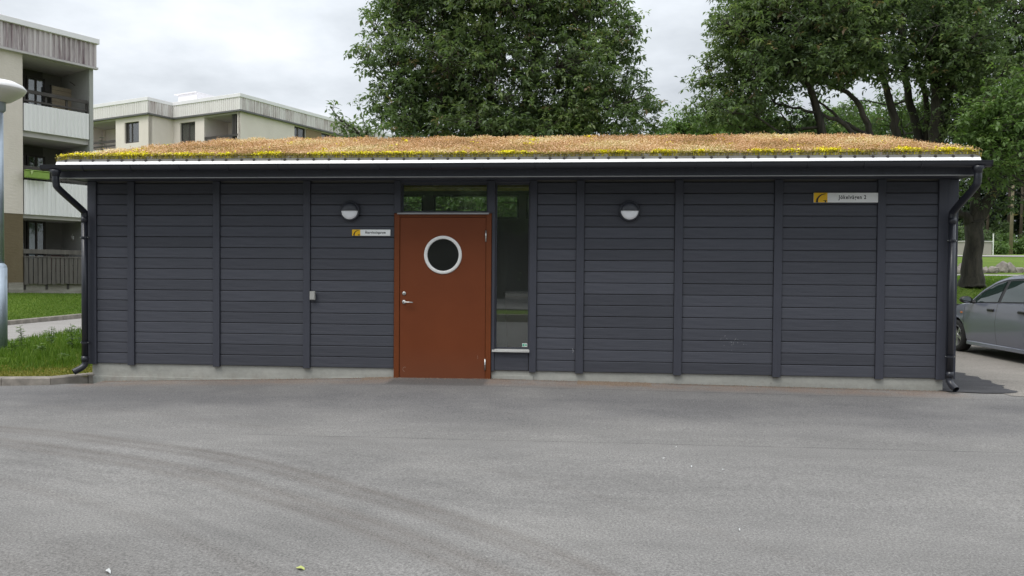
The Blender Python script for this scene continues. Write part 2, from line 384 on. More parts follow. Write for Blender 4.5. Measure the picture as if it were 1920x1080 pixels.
LEAF_D = m_leaf('conifer_needle', [(0, (.014, .028, .012)), (.6, (.030, .052, .022)), (1, (.055, .085, .035))], .1, .7)
GRASS = m_leaf('grass_blade', [(0, (.070, .130, .014)), (.5, (.125, .215, .026)), (.85, (.20, .27, .045)), (1, (.34, .31, .09))], .3, .6)
DRYGRASS = m_leaf('mossy_dry_grass', [(0, (.15, .17, .03)), (.5, (.24, .23, .045)), (1, (.34, .29, .08))], .2, .7)
SEDUM = m_leaf('sedum_seedhead', [(0, (.38, .25, .12)), (.25, (.56, .34, .19)), (.55, (.69, .45, .27)), (.8, (.74, .56, .34)), (1, (.80, .68, .42))], .15, .8)
SEDUM_Y = m_leaf('yellow_sedum_flower', [(0, (.42, .38, .02)), (.4, (.75, .66, .012)), (1, (.92, .80, .012))], .1, .7)
SEDUM_G = m_leaf('green_sedum', [(0, (.20, .19, .04)), (.5, (.36, .31, .06)), (1, (.50, .38, .09))], .1, .7)
def m_bark():
    t = NT('grey_brown_bark'); g = t.noise(6, 7, .7, (1, 1, .22), dist=.6); g2 = t.noise(1.5, 3, .5)
    c = t.ramp(g, [(.35, (.020, .017, .014)), (.65, (.085, .073, .058))]); c = t.mix(t.math('MULTIPLY', g2, .3), c, (.045, .055, .035))
    t.bump(g, .9, .03); return t.done(c, .9)
BARK = m_bark()
def m_lawn():
    t = NT('lawn_ground'); g = t.noise(.5, 5, .6); f = t.noise(60, 4, .8); m2 = t.noise(6, 5, .7)
    c = t.ramp(g, [(.3, (.095, .150, .025)), (.7, (.140, .205, .035))])
    c = t.mix(.5, c, t.ramp(m2, [(.3, .38), (.7, .62)]), 'OVERLAY'); c = t.mix(.7, c, t.ramp(f, [(.3, .25), (.7, .75)]), 'OVERLAY')
    t.bump(f, .8, .03); return t.done(c, .9, spec=.1)
LAWN = m_lawn()
def m_soil():
    t = NT('mossy_verge_ground'); g = t.noise(2, 5, .6)
    c = t.ramp(g, [(.3, (.15, .16, .03)), (.7, (.24, .21, .05))]); t.bump(t.noise(40, 4, .7), .6, .02); return t.done(c, .95, spec=.1)
SOIL = m_soil()
def m_stucco(name, a, b, sc_=1.2):
    t = NT(name); g = t.noise(sc_, 6, .6, (1, 1, .5)); f = t.noise(34, 3, .6, (1, 1, 1))
    c = t.ramp(g, [(.3, a), (.7, b)]); t.bump(t.noise(9, 4, .6, (.6, .6, 2)), .45, .02); c = t.mix(.15, c, t.ramp(f, [(.3, .3), (.7, .7)]), 'OVERLAY'); return t.done(c, .95, spec=.1)
STUCCO = m_stucco('cream_render', (.60, .54, .48), (.72, .655, .59)); STUCCO_B = m_stucco('brown_render', (.135, .105, .065), (.18, .145, .095))
STUCCO_F = m_stucco('pale_cream_render', (.70, .635, .58), (.82, .75, .69), .5)
def m_corr(name, base, streak, amt, sc_=1.0):
    t = NT(name); g = t.noise(2.2*sc_, 5, .6, (1, 1, .06)); g2 = t.noise(13*sc_, 5, .7, (1, 1, .07)); h = t.noise(.8, 2, .5)
    k = t.math('MULTIPLY', t.ramp(g, [(.36, .15), (.62, 1.)]), t.ramp(g2, [(.38, .1), (.6, 1.)]))
    c = t.mix(t.math('MULTIPLY', k, amt), base, streak); c = t.mix(.15, c, t.ramp(h, [(.3, .35), (.7, .65)]), 'OVERLAY'); return t.done(c, .7)
CORR_W = m_corr('white_corrugated_sheet', (.80, .79, .79), (.68, .67, .66), .6)
CORR_S = m_corr('soot_streaked_corrugated_sheet', (.60, .55, .55), (.17, .11, .125), .9)
CORR_F = m_corr('pale_corrugated_sheet', (.78, .75, .73), (.60, .57, .55), .6)
CORR_FS = m_corr('rust_streaked_pale_sheet', (.76, .73, .72), (.28, .20, .19), .9, .8)
DARKWOOD = simple('dark_stained_wood', (.050, .043, .040), .7, 0, .3, 3, .3, (1, 1, .2))
GREYWOOD = simple('weathered_grey_wood', (.105, .095, .085), .85, 0, .35, 5, .5, (4, 4, .3))
DARKWALL = simple('dark_recess_wall', (.10, .095, .09), .8, 0, .1, 2)
SLAB = simple('concrete_balcony_slab', (.52, .49, .49), .85, 0, .1, 2)
ROOFFELT = simple('dark_roof_felt', (.06, .06, .062), .9)
CAP = simple('light_metal_cap', (.82, .80, .82), .45, 0, .05, 2)
CURTAIN = simple('pale_curtain', (.42, .45, .48), .8, 0, .15, 8, 0, (6, 6, .2))
BLUEWHITE = simple('curtain_white', (.6, .62, .66), .8)
GALV = simple('galvanised_steel', (.36, .42, .48), .42, .55, .18, 3)

# ------------------------------------------------------------------ terrain
def sm(a, b, t):
    t = np.clip((t-a)/(b-a), 0, 1); return t*t*(3-2*t)
def zterr(x, y):
    x = np.asarray(x, float); y = np.asarray(y, float); D = camdepth(x, y)
    zr = np.interp(D, [-400, 14.6, 16.0, 18, 20, 24, 32, 36, 40, 48, 65, 75, 150, 400], [-.42, -.42, -.34, .35, 1.0, 1.12, 1.26, 1.32, 1.5, 2.1, 3.0, 3.4, 6, 16])
    zl = np.interp(D, [-400, 14, 20, 22, 26.5, 45, 100, 400], [-.42, -.42, -.30, -.12, .5, 2.4, 4.5, 12])
    zl2 = np.interp(-x, [0, 14.6, 14.9, 17, 60], [-.42, -.42, -.12, .35, 3.0])
    zl = np.where(x < -14.5, np.maximum(np.minimum(zl2, .5+np.maximum(D-27, 0)*.1), np.where(D > 30, zl, -9)), np.where(D > 30, zl, -.34))
    k = sm(-8, 3, x); z = zl*(1-k)+zr*k
    z = np.where(D < 12.5, -.42, z)
    isl = (x > -10.9) & (x < -6.9) & (y > 1.4) & (y < 16); z = np.where(isl, -.17+.05*np.sin(x*1.3)*np.sin(y*.8), z)
    return z
def gz(x, y):                                                       # paved yard height
    x = np.asarray(x, float); y = np.asarray(y, float)
    b = np.interp(x, [-30, -8, -6.4, -3.3, -2.4, -1.0, -.5, 4.4, 30], [-.28, -.27, -.243, -.148, -.112, -.104, -.112, -.150, -.25])
    k = sm(-3.0, .2, y); far = -.24-.006*np.clip(-y, 0, 30)
    return b*k+far*(1-k)
def grid_sheet(name, xs, ys, zf, mat, mask=None, dz=0):
    X, Y = np.meshgrid(xs, ys, indexing='ij'); Z = zf(X, Y)+dz
    V = np.stack([X, Y, Z], -1).reshape(-1, 3); nx, ny = len(xs), len(ys)
    i, j = np.meshgrid(np.arange(nx-1), np.arange(ny-1), indexing='ij'); a = (i*ny+j).ravel()
    Fq = np.stack([a, a+ny, a+ny+1, a+1], 1)
    if mask is not None:
        cx = ((X[:-1, :-1]+X[1:, 1:])/2).ravel(); cy = ((Y[:-1, :-1]+Y[1:, 1:])/2).ravel(); Fq = Fq[mask(cx, cy)]
    me = npmesh(name, V, Fq, mat, True); return link(name, me)
def axis(lo, hi, dense0, dense1, step):
    a = list(np.arange(dense0, dense1, step)); x = dense0; s = step
    while x > lo: s *= 1.25; x -= s; a.insert(0, x)
    x = a[-1]; s = step
    while x < hi: s *= 1.25; x += s; a.append(x)
    return np.array(a)
ter = grid_sheet('ground', axis(-600, 600, -22, 30, .5), axis(-400, 800, -16, 60, .5), zterr, LAWN); tag(ter, kind='structure')
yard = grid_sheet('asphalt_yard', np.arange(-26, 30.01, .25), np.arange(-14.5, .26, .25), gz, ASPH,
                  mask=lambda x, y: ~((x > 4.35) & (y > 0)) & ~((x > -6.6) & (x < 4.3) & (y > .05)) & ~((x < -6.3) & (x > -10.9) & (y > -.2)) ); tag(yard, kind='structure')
def poly_sheet(name, pts, mat, z, thick=0):
    if callable(z): V = [(x, y, float(z(x, y))) for x, y in pts]
    else: V = [(x, y, z) for x, y in pts]
    o = link(name, meshdata(name, V, [list(range(len(V)))], mat)); return tag(o, kind='structure')
# side road right of the building: worn asphalt reaching back under the car
oldm = lambda x, y: (x > 4.3) & (camdepth(x, y) < 16.2)
old = grid_sheet('side_road', np.arange(4.35, 30, .3), np.arange(0.0, 9.0, .25), lambda X, Y: gz(X, 0*Y)+.004-.040*sm(0, 3, Y), ASPH_OLD, oldm); tag(old, kind='structure')
def sheet_between(name, curve, mat, dz):
    """fan strip from curve points [(x0,y0,x1,y1)]"""
    V = []; 
    for a in curve: V += [(a[0], a[1], float(a[4])), (a[2], a[3], float(a[5]))]
    return tag(link(name, meshdata(name, V, [[2*i, 2*i+1, 2*i+3, 2*i+2] for i in range(len(curve)-1)], mat)), kind='structure')
edge = [(4.55, 4.2), (5.50, 3.3), (5.62, 2.6), (5.60, 2.0), (5.54, 1.35), (5.40, .75), (5.30, .25), (5.20, -.1)]
zo = lambda x, y: float(gz(x, min(y, 0))+.009-.040*sm(0, 3, y))
ee = [(y, float(np.interp(y, [p_[1] for p_ in edge[::-1]], [p_[0] for p_ in edge[::-1]]))) for y in np.linspace(4.2, -.02, 60)]
pcv = [(4.30 if y > .02 else 4.42, y, x+.035*math.sin(y*13)+random.uniform(-.035, .035), y) for y, x in ee]+[(4.46, -.07+.01*k, 5.10-.15*k, -.08-.02*k) for k in range(3)]
sheet_between('fresh_asphalt_patch', [(a, b, c, d, zo(a, b), zo(c, d)) for a, b, c, d in pcv], ASPH_PATCH, 0)
# front edge of the side road lapping over the yard sheet
sheet_between('side_road_edge', [(5.05+(30-5.05)*k, -.26-.9*k, 5.05+(30-5.05)*k, .02, gz(5.05+24.95*k, -.26-.9*k)+.005, gz(5.05+24.95*k, 0)+.005) for k in np.linspace(0, 1, 50)], ASPH_OLD, 0)
# left path and its kerb
pathz = lambda X, Y: -.29+0*X
pth = grid_sheet('path_left', np.arange(-14.65, -10.84, .4), np.arange(-.2, 60, 1.0), lambda X, Y: np.maximum(np.interp(camdepth(X, Y), [0, 24, 30, 60], [-.235, -.20, .25, 3.4]), -.3), ASPH_PATH); tag(pth, kind='structure')

def kerb_run(parentname, label, pts, h, wd, group=None, top=None, base=None, seg=1.0):
    r = empty(parentname, (0, 0, 0), 0, label, 'kerb', group)
    pts = [Vector(p) for p in pts]; acc = 0
    for a, b in zip(pts, pts[1:]):
        Ln = (b-a).length; n = max(1, round(Ln/seg)); d = (b-a).normalized(); s = Vector((-d.y, d.x, 0))
        for i in range(n):
            p = a+d*(Ln*i/n+.004); q = a+d*(Ln*(i+1)/n-.004); c = .015; V = []
            for pt in (p, q):
                for (o_, zz) in ((0, -.15), (0, h-c), (c, h), (wd, h), (wd, -.15)): V.append(pt+s*o_+Vector((0, 0, zz)))
            f = [(i2, (i2+1) % 5, 5+(i2+1) % 5, 5+i2) for i2 in range(5)]+[(4, 3, 2, 1, 0), (5, 6, 7, 8, 9)]
            o = link('kerb_stone', meshdata('kerb_stone', V, f, KERB), r)
    return r
kerb_run('kerb', 'grey concrete kerb along the mossy verge left of the dark building', [(-10.9, -1.0, -.27), (-8.6, -.62, -.265), (-7.35, -.46, -.262), (-6.75, -.37, -.258), (-6.46, -.04, -.25), (-6.40, .03, -.25)], .105, .14, seg=1.3)
kerb_run('kerb', 'low brown kerb between the pale path and the sloping lawn', [(-14.65, -6, -.24), (-14.65, 8, -.24), (-14.65, 12.5, -.20), (-14.65, 20, .1)], .14, .12, seg=1.5)
tag(grid_sheet('verge_ground', np.array([-10.9, -10, -9, -8, -7.3, -6.8, -6.45]), np.array([-1.0, -.7, -.5, -.3, -.1, .1, .4, 1.0, 1.8, 2.6]), lambda X, Y: -.168+0*X, SOIL,
    mask=lambda x, y: y > np.interp(x, [-10.9, -8.6, -7.35, -6.75, -6.44], [-.86, -.48, -.32, -.23, .12])-.02), kind='structure')

# ------------------------------------------------------------------ grass
def vnoise(p, s, seed):
    q = p*s+seed*3.7
    return (np.sin(q[:, 0]*1.7+np.sin(q[:, 1]*1.3))+np.sin(q[:, 1]*2.1+np.sin(q[:, 2]*1.9+seed))+np.sin(q[:, 2]*1.5+np.sin(q[:, 0]*2.3)))/3
def blades(name, X, Y, Z, h, wdt, mat, tint, lean=.5):
    n = len(X); a = rng.uniform(0, 2*math.pi, n); b = rng.uniform(0, 2*math.pi, n); H = h*rng.uniform(.5, 1.2, n)
    base = np.stack([X, Y, Z], 1); side = np.stack([np.cos(a), np.sin(a), 0*a], 1)*(wdt/2)
    ln = rng.uniform(0, lean, n)*H; tip = base+np.stack([np.cos(b)*ln, np.sin(b)*ln, H], 1)
    mid = base*.5+tip*.5; mid[:, 2] += H*.12
    V = np.stack([base-side, base+side, mid+side*.7, tip, mid-side*.7], 1).reshape(-1, 3)
    i = np.arange(n)[:, None]*5; Fc = np.concatenate([i+np.array([[0, 1, 2]]), i+np.array([[0, 2, 4]]), i+np.array([[4, 2, 3]])], 0)
    me = npmesh(name, V, Fc, mat, attr=np.tile(tint, 3)); o = link(name, me); return tag(o, kind='stuff')
n = 26000; X = rng.uniform(-10.8, -6.55, n); Y = rng.uniform(.1, 7.5, n)**1.0; X = np.concatenate([X, rng.uniform(-10.8, -6.55, 9000)]); Y = np.concatenate([Y, rng.uniform(.5, 3.2, 9000)]); n = len(X); hh = .045+.075*sm(.5, 1.6, Y+.3*np.sin(X*2.3))+.03*np.sin(X*3)*np.sin(Y*2)+.05*(vnoise(np.stack([X, Y, 0*X], 1), 2.1, 3) > .35)
o = blades('grass_verge', X, Y, np.maximum(zterr(X, Y), -.175), hh, .012, GRASS, np.clip(rng.normal(.45, .2, n), 0, .95)); tag(o, 'tall unmown green grass on the verge left of the building', 'grass')
n = 22000; X = rng.uniform(-10.8, -6.5, n); Y = rng.uniform(-.95, 1.1, n); k = Y > np.interp(X, [-10.9, -8.6, -7.35, -6.75, -6.44], [-.84, -.46, -.30, -.21, .14]); X, Y = X[k], Y[k]; n = len(X)
o = blades('moss_strip', X, Y, np.full(n, -.17), .03, .012, DRYGRASS, np.clip(rng.normal(.5, .25, n), 0, 1), 1.0); tag(o, 'short yellow green mossy grass just behind the kerb', 'grass')
n = 110000; X = rng.uniform(-21.5, -14.8, n); Y = rng.uniform(8, 22, n)
o = blades('lawn_left', X, Y, zterr(X, Y), .045, .013, GRASS, np.clip(.5+.10*np.sin(X*1.7)*np.sin(Y*1.1)+rng.normal(0, .15, n), 0, .85), .9); tag(o, 'short bright lawn sloping up to the cream apartment house', 'lawn')
n = 40000; X = rng.uniform(5.5, 24, n); Y = rng.uniform(5.5, 26, n); k = (camdepth(X, Y) > 16.3) & (camdepth(X, Y) < 31); X, Y = X[k], Y[k]; n = len(X)
o = blades('lawn_right', X, Y, zterr(X, Y), .06, .035, GRASS, np.clip(rng.normal(.42, .13, n), 0, .8), .9); tag(o, 'lawn rising round the big tree behind the grey car', 'lawn')

# ------------------------------------------------------------------ tree generator
def leaf_mesh(C0, rad_, per, length, mat, seed, tb=.45, name='crown', droop=.35, ctint=None, width=.21, red=.05):
    r = np.random.default_rng(seed); nc = len(C0); n = nc*per
    c = np.repeat(C0, per, 0)
    ct = np.repeat(r.normal(tb, .15, nc) if ctint is None else ctint, per)
    az = r.uniform(0, 2*math.pi, n); el = -droop+r.normal(0, .45, n)
    d = np.stack([np.cos(az)*np.cos(el), np.sin(az)*np.cos(el), np.sin(el)], 1)
    off = r.normal(0, 1, (n, 3))*rad_*np.array([1, 1, .6]); base = c+off+d*length*.15
    Ln = length*r.uniform(.65, 1.2, n)[:, None]
    up = np.array([0, 0, 1.])+r.normal(0, .35, (n, 3)); sd_ = np.cross(d, up); sd_ /= np.linalg.norm(sd_, axis=1)[:, None]+1e-9
    nr = np.cross(sd_, d)
    W = Ln*width; tip = base+d*Ln-nr*Ln*.12; mid = base+d*Ln*.5
    Lf = mid+sd_*W+nr*W*.35; Rt = mid-sd_*W+nr*W*.35
    V = np.stack([base, Rt, tip, Lf, mid], 1).reshape(-1, 3); i = np.arange(n)[:, None]*5
    Fc = np.concatenate([i+np.array([[0, 1, 4]]), i+np.array([[1, 2, 4]]), i+np.array([[4, 2, 3]]), i+np.array([[0, 4, 3]])], 0)
    t = np.clip(ct+r.normal(0, .09, n), 0, .93); isred = np.repeat(r.uniform(0, 1, nc) < red, per) & (r.uniform(0, 1, n) < .6); t = np.where(isred, r.uniform(.96, 1, n), t)
    return npmesh(name, V, Fc, mat, attr=np.tile(t, 4))
def tree(name, label, cat, base, limbs, blobs, ncl, per, length, mat=LEAF_A, seed=1, gap=.0, group=None, hubs=70, tb=.42, spread=.16, red=.05, extra=None, tw=.007):
    """limbs: list of ([points],[radii]); blobs: [(centre, radii, weight)]"""
    r = np.random.default_rng(seed); base = Vector(base)
    root = empty(name, base, 0, label, cat, group)
    ws = np.array([b[2]*np.prod(b[1])**(.75) for b in blobs]); ws = ws/ws.sum(); pts = []
    while len(pts) < ncl:
        b = blobs[r.choice(len(blobs), p=ws)]; v = r.normal(0, 1, 3); v /= np.linalg.norm(v); rr_ = r.uniform(0, 1)**(1/2.6)
        p = np.array(b[0])+v*rr_*np.array(b[1])*(1+.12*math.sin(5*v[0]+3*v[2]+seed)); pts.append(p)
        if len(pts) >= ncl and gap:
            A = np.array(pts); keep = vnoise(A, .9, seed)+.5*vnoise(A, 2.3, seed+1) > gap-1.2; 
            if keep.mean() < .999: ncl_ = ncl; A = A[keep]
            pts = list(A); break
    A = np.array(pts)
    if extra is not None: A = np.concatenate([A, np.array(extra)], 0)
    mb = MB(); lim = []
    for pl, rd in limbs:
        # smooth the limb polyline
        q = [Vector(p) for p in pl]; P2 = []; R2 = []
        for i in range(len(q)-1):
            for k in range(4):
                t = k/4; p0 = q[max(i-1, 0)]; p1 = q[i]; p2 = q[i+1]; p3 = q[min(i+2, len(q)-1)]
                P2.append(.5*((2*p1)+(-p0+p2)*t+(2*p0-5*p1+4*p2-p3)*t*t+(-p0+3*p1-3*p2+p3)*t**3)); R2.append(rd[i]*(1-t)+rd[i+1]*t)
        P2.append(q[-1]); R2.append(rd[-1])
        P2 = [p+Vector(r.normal(0, .015, 3)) if 0 < i < len(P2)-1 else p for i, p in enumerate(P2)]
        mb.tube([p-base for p in P2], R2, 10); lim += [(np.array(p), rr2) for p, rr2 in zip(P2, R2)]
    LP = np.array([l[0] for l in lim]); LR = np.array([l[1] for l in lim])
    hi = r.choice(len(A), min(hubs, len(A)), replace=False); H = A[hi].copy()
    hubpts = [LP]
    for h in H:
        dd = np.linalg.norm(LP-h, axis=1)+np.maximum(LP[:, 2]-h[2]+.3, 0)*2.5; j = int(dd.argmin()); a = LP[j]; ln = np.linalg.norm(h-a)
        m1 = a*.6+h*.4+np.array([0, 0, -.10*ln])+r.normal(0, .06, 3)*ln; m2 = a*.25+h*.75+r.normal(0, .04, 3)*ln
        ra = min(LR[j]*.6, .012+.013*ln); mb.tube([Vector(p)-base for p in (a, m1, m2, h)], [ra, ra*.75, ra*.5, ra*.3], 5, False)
        hubpts.append(np.array([m1, m2, h]))
    HP = np.concatenate(hubpts, 0)
    for c in A:
        d2 = ((HP-c)**2).sum(1)+np.maximum(HP[:, 2]-c[2], 0)*.5; a = HP[int(d2.argmin())]
        if ((a-c)**2).sum() > 9: continue
        m_ = (a+c)/2+r.normal(0, .07, 3); mb.tube([Vector(p)-base for p in (a, m_, c)], [tw*1.5, tw, tw*.6], 3, False)
    mb.build('trunk', BARK, root, True)
    # denser clusters: every centre is a spray of a few whorls
    S = np.concatenate([A+r.normal(0, spread, A.shape)*np.array([1, 1, .7]) for _ in range(3)], 0)
    ct = np.tile(np.clip(tb+.20*vnoise(A, 1.3, seed+5)+r.normal(0, .14, len(A)), .02, .92), 3)
    cr_ = link('crown', leaf_mesh(S-np.array(base), .035, per, length, mat, seed+9, ctint=ct, red=red*.6), root); cr_['kind'] = 'stuff'
    return root
def blob(px, py, D, rx, ry, rz, wgt=1):                             # ellipse seen as rx,ry pixels at depth D, rz metres deep
    s = D/F; return (np.array(P(px, py, D)), np.array([rx*s, rz, ry*s]), wgt)
def gp(px, D):                                                      # ground point under a picture column at depth D
    p = P(px, 520, D); return Vector((p.x, p.y, float(zterr(p.x, p.y))))
def LB(D, pts, w0, w1, base=None):
    q = [P(a, b, D+(c if False else 0)) for a, b in pts]
    if base is not None: q = [base]+q
    n = len(q); return (q, [w0+(w1-w0)*i/(n-1) for i in range(n)])

# ================================================================== THE DARK BUILDING
B = empty('recycling_building', (0, 0, 0), 0, 'long low slate black timber building with a flowering sedum roof and a brown door', 'building')
XL, XR, YB = -6.36, 4.41, 3.6
# concrete foundation
f_ = MB(); f_.box(-6.44, -2.345, .022, .20, -.6, -.002); f_.box(-1.095, 4.40, .022, .20, -.6, -.002); f_.box(-2.345, -1.095, .05, .20, -.6, -.125)
f_.box(-6.44, -6.24, .20, YB, -.6, -.002); f_.box(4.20, 4.40, .20, YB, -.6, -.002); f_.box(-6.44, 4.40, YB-.03, YB+.17, -.6, -.002)
f_.build('foundation', CONC, B)
for q in ((-6.44, -3.35, .004, .021, -.30, -.172, .003), (-3.34, -2.36, .006, .021, -.3, -.128, .003), (-1.09, -.56, .008, .021, -.3, -.062, .002)): MB().box(*q).build('foundation_strip', CONC, B)
slab = MB(); slab.box(-6.2, 4.2, .21, YB-.04, -.4, -.10); slab.build('floor_slab', SLAB, B)
# inner wall sheathing with openings
TR = (-2.262, -1.150, 2.003, 2.372); WN = (-1.052, -.616, .272, 2.372); DR = (-2.34, -1.10, -.13, 1.98)
sh = MB(); wall_holes(sh, -6.38, 4.44, -.001, 2.46, [TR, WN, DR], y=.026, depth=.12); sh.build('front_wall', DARKWALL, B)
bw = [(-4.6, -2.72), (-2.54, -1.04), (-.91, .6), (.74, 2.2)]
sh = MB(); wall_holes(sh, -6.38, 4.44, -.001, 2.66, [(a, b, 2.18, 2.60) for a, b in bw], y=YB, depth=.1); sh.build('back_wall', INNER, B)
sh = MB(); sh.box(-6.38, -6.28, .15, YB, 0, 2.62); sh.build('side_wall', INNER, B)
sh = MB(); sh.box(4.34, 4.44, .15, YB, 0, 2.62); sh.build('side_wall', INNER, B)
for a, b in bw:
    fr = MB()
    for q in ((a, b, 2.18, 2.215), (a, b, 2.565, 2.60), (a, a+.035, 2.215, 2.565), (b-.035, b, 2.215, 2.565)): fr.box(q[0], q[1], YB+.02, YB+.07, q[2], q[3])
    fo = fr.build('window', TRIM, B); g = MB(); g.box(a+.036, b-.036, YB+.042, YB+.048, 2.216, 2.564); g.build('pane', GLASS, fo)
    g = MB(); g.box(b-.62, b-.05, YB-.06, YB-.03, 2.44, 2.452); g.build('pale_strip', simple('pale_yellow_strip', (.75, .62, .30), .5), fo)  # thin pale yellow strip just inside each high back window
# cladding boards
Hh = .14
cols = [(-6.357, -5.927), (-5.831, -4.757), (-4.661, -3.545), (-3.45, -2.352), (-.522, -.033), (.070, 1.181), (1.285, 2.380), (2.482, 3.596), (3.695, 4.301)]
def board_mesh(L_):
    prof = [(.025, .004), (.001, .004), (0, .006), (0, .040), (.0015, .043), (0, .046), (0, .126), (.0012, .130), (.009, .1368), (.025, .1368)]
    mb = MB(); mb.prism([(y, z) for y, z in prof][::-1], 0, L_); return meshdata('board', mb.v, mb.f, CLAD)
for a, b in cols:
    me = board_mesh(b-a-.004)
    for k in range(17):
        o = link('board', me, B, (a+.002, random.uniform(-.0012, .0012), k*Hh+random.uniform(-.0008, .0008)))
        o.rotation_euler = (0, random.uniform(-.0006, .0006), 0)
me = board_mesh(.43)
for k, z in enumerate((-.0, .118)):
    o = link('board', me, B, (-1.052, .001, z)); 
for xs_, rz in ((-6.484+.03, -math.pi/2), (4.53-.03, math.pi/2)):
    me = board_mesh(YB-.2)
    for k in range(17): link('board', me, B, (xs_ if rz < 0 else xs_, YB-.05 if rz < 0 else .15, k*Hh), (0, 0, rz))
# battens, posts and corner boards
def vboard(x0, x1, z0, z1, y0=-.022, y1=.0235, name='batten'):
    m = MB(); m.box(x0, x1, y0+random.uniform(-.001, .001), y1, z0, z1, .003); return m.build(name, TRIM, B)
for a, b in ((-5.925, -5.833), (-4.755, -4.663), (-3.543, -3.452), (-.031, .068), (1.183, 1.283), (2.382, 2.480), (3.598, 3.693)): vboard(a, b, -.018, 2.40)
vboard(-6.478, -6.359, -.012, 2.40, name='corner_board'); vboard(4.303, 4.406, -.012, 2.40, name='corner_board'); vboard(4.409, 4.532, -.005, 2.40, -.008, .15, name='corner_board')
vboard(-.612, -.524, -.015, 2.40, name='post'); vboard(-1.148, -1.055, 1.99, 2.40, name='post'); vboard(-1.094, -1.055, -.01, 1.99, -.012, name='post')
vboard(-2.350, -2.264, 1.99, 2.40, name='post'); vboard(-2.262, -1.15, 2.374, 2.41, -.012, name='head_board'); vboard(-1.053, -.614, 2.374, 2.41, -.012, name='head_board')
# door frame, door
fr = MB(); fr.box(-2.345, -2.275, -.030, .10, -.135, 1.985, .004); fr.box(-1.165, -1.097, -.030, .10, -.12, 1.985, .004); fr.box(-2.275, -1.165, -.028, .10, 1.940, 1.984, .003)
fr.build('door_frame', DOORFRAME, B)
th = MB(); th.box(-2.275, -1.165, .0, .12, -.30, -.128); th.build('threshold', simple('worn_threshold', (.12, .11, .10), .7), B)
# door leaf with a round opening
cx, cz, R = -1.716, 1.459, .205
def leaf_with_hole(x0, x1, z0, z1, y0, y1, n=48):
    mb = MB(); V = []; 
    for y in (y0, y1):
        for i in range(n): a = 2*math.pi*i/n; V.append((cx+R*math.cos(a), y, cz+R*math.sin(a)))
        for i in range(n):
            a = 2*math.pi*i/n; c, s = math.cos(a), math.sin(a); t = min(((x1-cx)/c if c > 1e-9 else (x0-cx)/c if c < -1e-9 else 1e9), ((z1-cz)/s if s > 1e-9 else (z0-cz)/s if s < -1e-9 else 1e9))
            V.append((cx+c*t, y, cz+s*t))
    F_ = []
    corners = [(x1, z1), (x0, z1), (x0, z0), (x1, z0)]
    for s, b in ((0, 0), (1, 2*n)):
        for i in range(n):
            j = (i+1) % n; q = [b+i, b+j, b+n+j, b+n+i]
            pa, pb = V[b+n+i], V[b+n+j]
            if abs(pa[0]-pb[0]) > 1e-6 and abs(pa[2]-pb[2]) > 1e-6:
                cxx = max((x0, x1), key=lambda v: abs((pa[0]+pb[0])/2-cx) and -abs(v-(pa[0] if abs(pa[0]-x0) < 1e-6 or abs(pa[0]-x1) < 1e-6 else pb[0])))
                czz = pa[2] if abs(pa[2]-z0) < 1e-6 or abs(pa[2]-z1) < 1e-6 else pb[2]
                V.append((cxx, pa[1], czz)); q = [b+i, b+j, b+n+j, len(V)-1, b+n+i]
            F_.append(q if s else q[::-1])
    for i in range(n):
        j = (i+1) % n; F_.append([i, j, 2*n+j, 2*n+i])
    mb.add(V, F_)
    for p, q in (((x0, z0), (x1, z0)), ((x1, z0), (x1, z1)), ((x1, z1), (x0, z1)), ((x0, z1), (x0, z0))):
        mb.add([(p[0], y0, p[1]), (q[0], y0, q[1]), (q[0], y1, q[1]), (p[0], y1, p[1])], [(3, 2, 1, 0)])
    return mb
door = leaf_with_hole(-2.270, -1.170, -.122, 1.934, -.018, .03).build('door', DOOR, B)
Mr = Matrix.Translation((cx, -.018, cz)) @ Matrix.Rotation(math.pi/2, 4, 'X')
ring = MB().lathe([(.243, 0), (.243, .008), (.236, .014), (.210, .016), (.203, .010), (.203, -.02)], 56, Mr).build('porthole_ring', WHITE, door, True)
g = MB().lathe([(.0001, -.012), (.204, -.012)], 48, Mr).build('porthole_glass', m_glass('porthole_glass', (.45, .52, .50)), door)
hd = MB(); My = Matrix.Translation((-2.215, -.018, .856)) @ Matrix.Rotation(math.pi/2, 4, 'X')
hd.lathe([(.0001, .010), (.022, .010), (.026, .006), (.026, 0)], 20, My); hd.tube([(-2.215, -.028, .856), (-2.215, -.062, .856), (-2.203, -.068, .856), (-2.10, -.068, .853), (-2.092, -.060, .853)], .0085, 8)
hd.build('handle', STEEL, door, True)
lk = MB(); lk.lathe([(.0001, .012), (.018, .012), (.026, .006), (.027, 0)], 20, Matrix.Translation((-2.215, -.018, .966)) @ Matrix.Rotation(math.pi/2, 4, 'X')); lk.box(-2.219, -2.211, -.040, -.029, .955, .977); lk.build('lock', STEEL, door, True)
for z in (1.70, .075):
    h = MB(); h.tube([(-1.167, -.036, z-.07), (-1.167, -.036, z+.07)], .010, 10); h.tube([(-1.167, -.036, z-.003), (-1.167, -.036, z+.003)], .0115, 10); h.build('hinge', STEEL, door, True)
for (x, z, r_) in ((-2.20, -.005, .028), (-1.265, .165, .020)):
    h = MB(); pts_ = [(x+r_*math.cos(a), -.0185, z+r_*math.sin(a)) for a in np.linspace(1.2, 4.6, 8)] if r_ > .025 else [(x, -.0185, z-.02), (x+.004, -.0185, z), (x-.003, -.0185, z+.022)]
    h.tube(pts_, .0022, 4); h.build('kick_mark', simple('scraped_paint', (.32, .20, .15), .7), door)
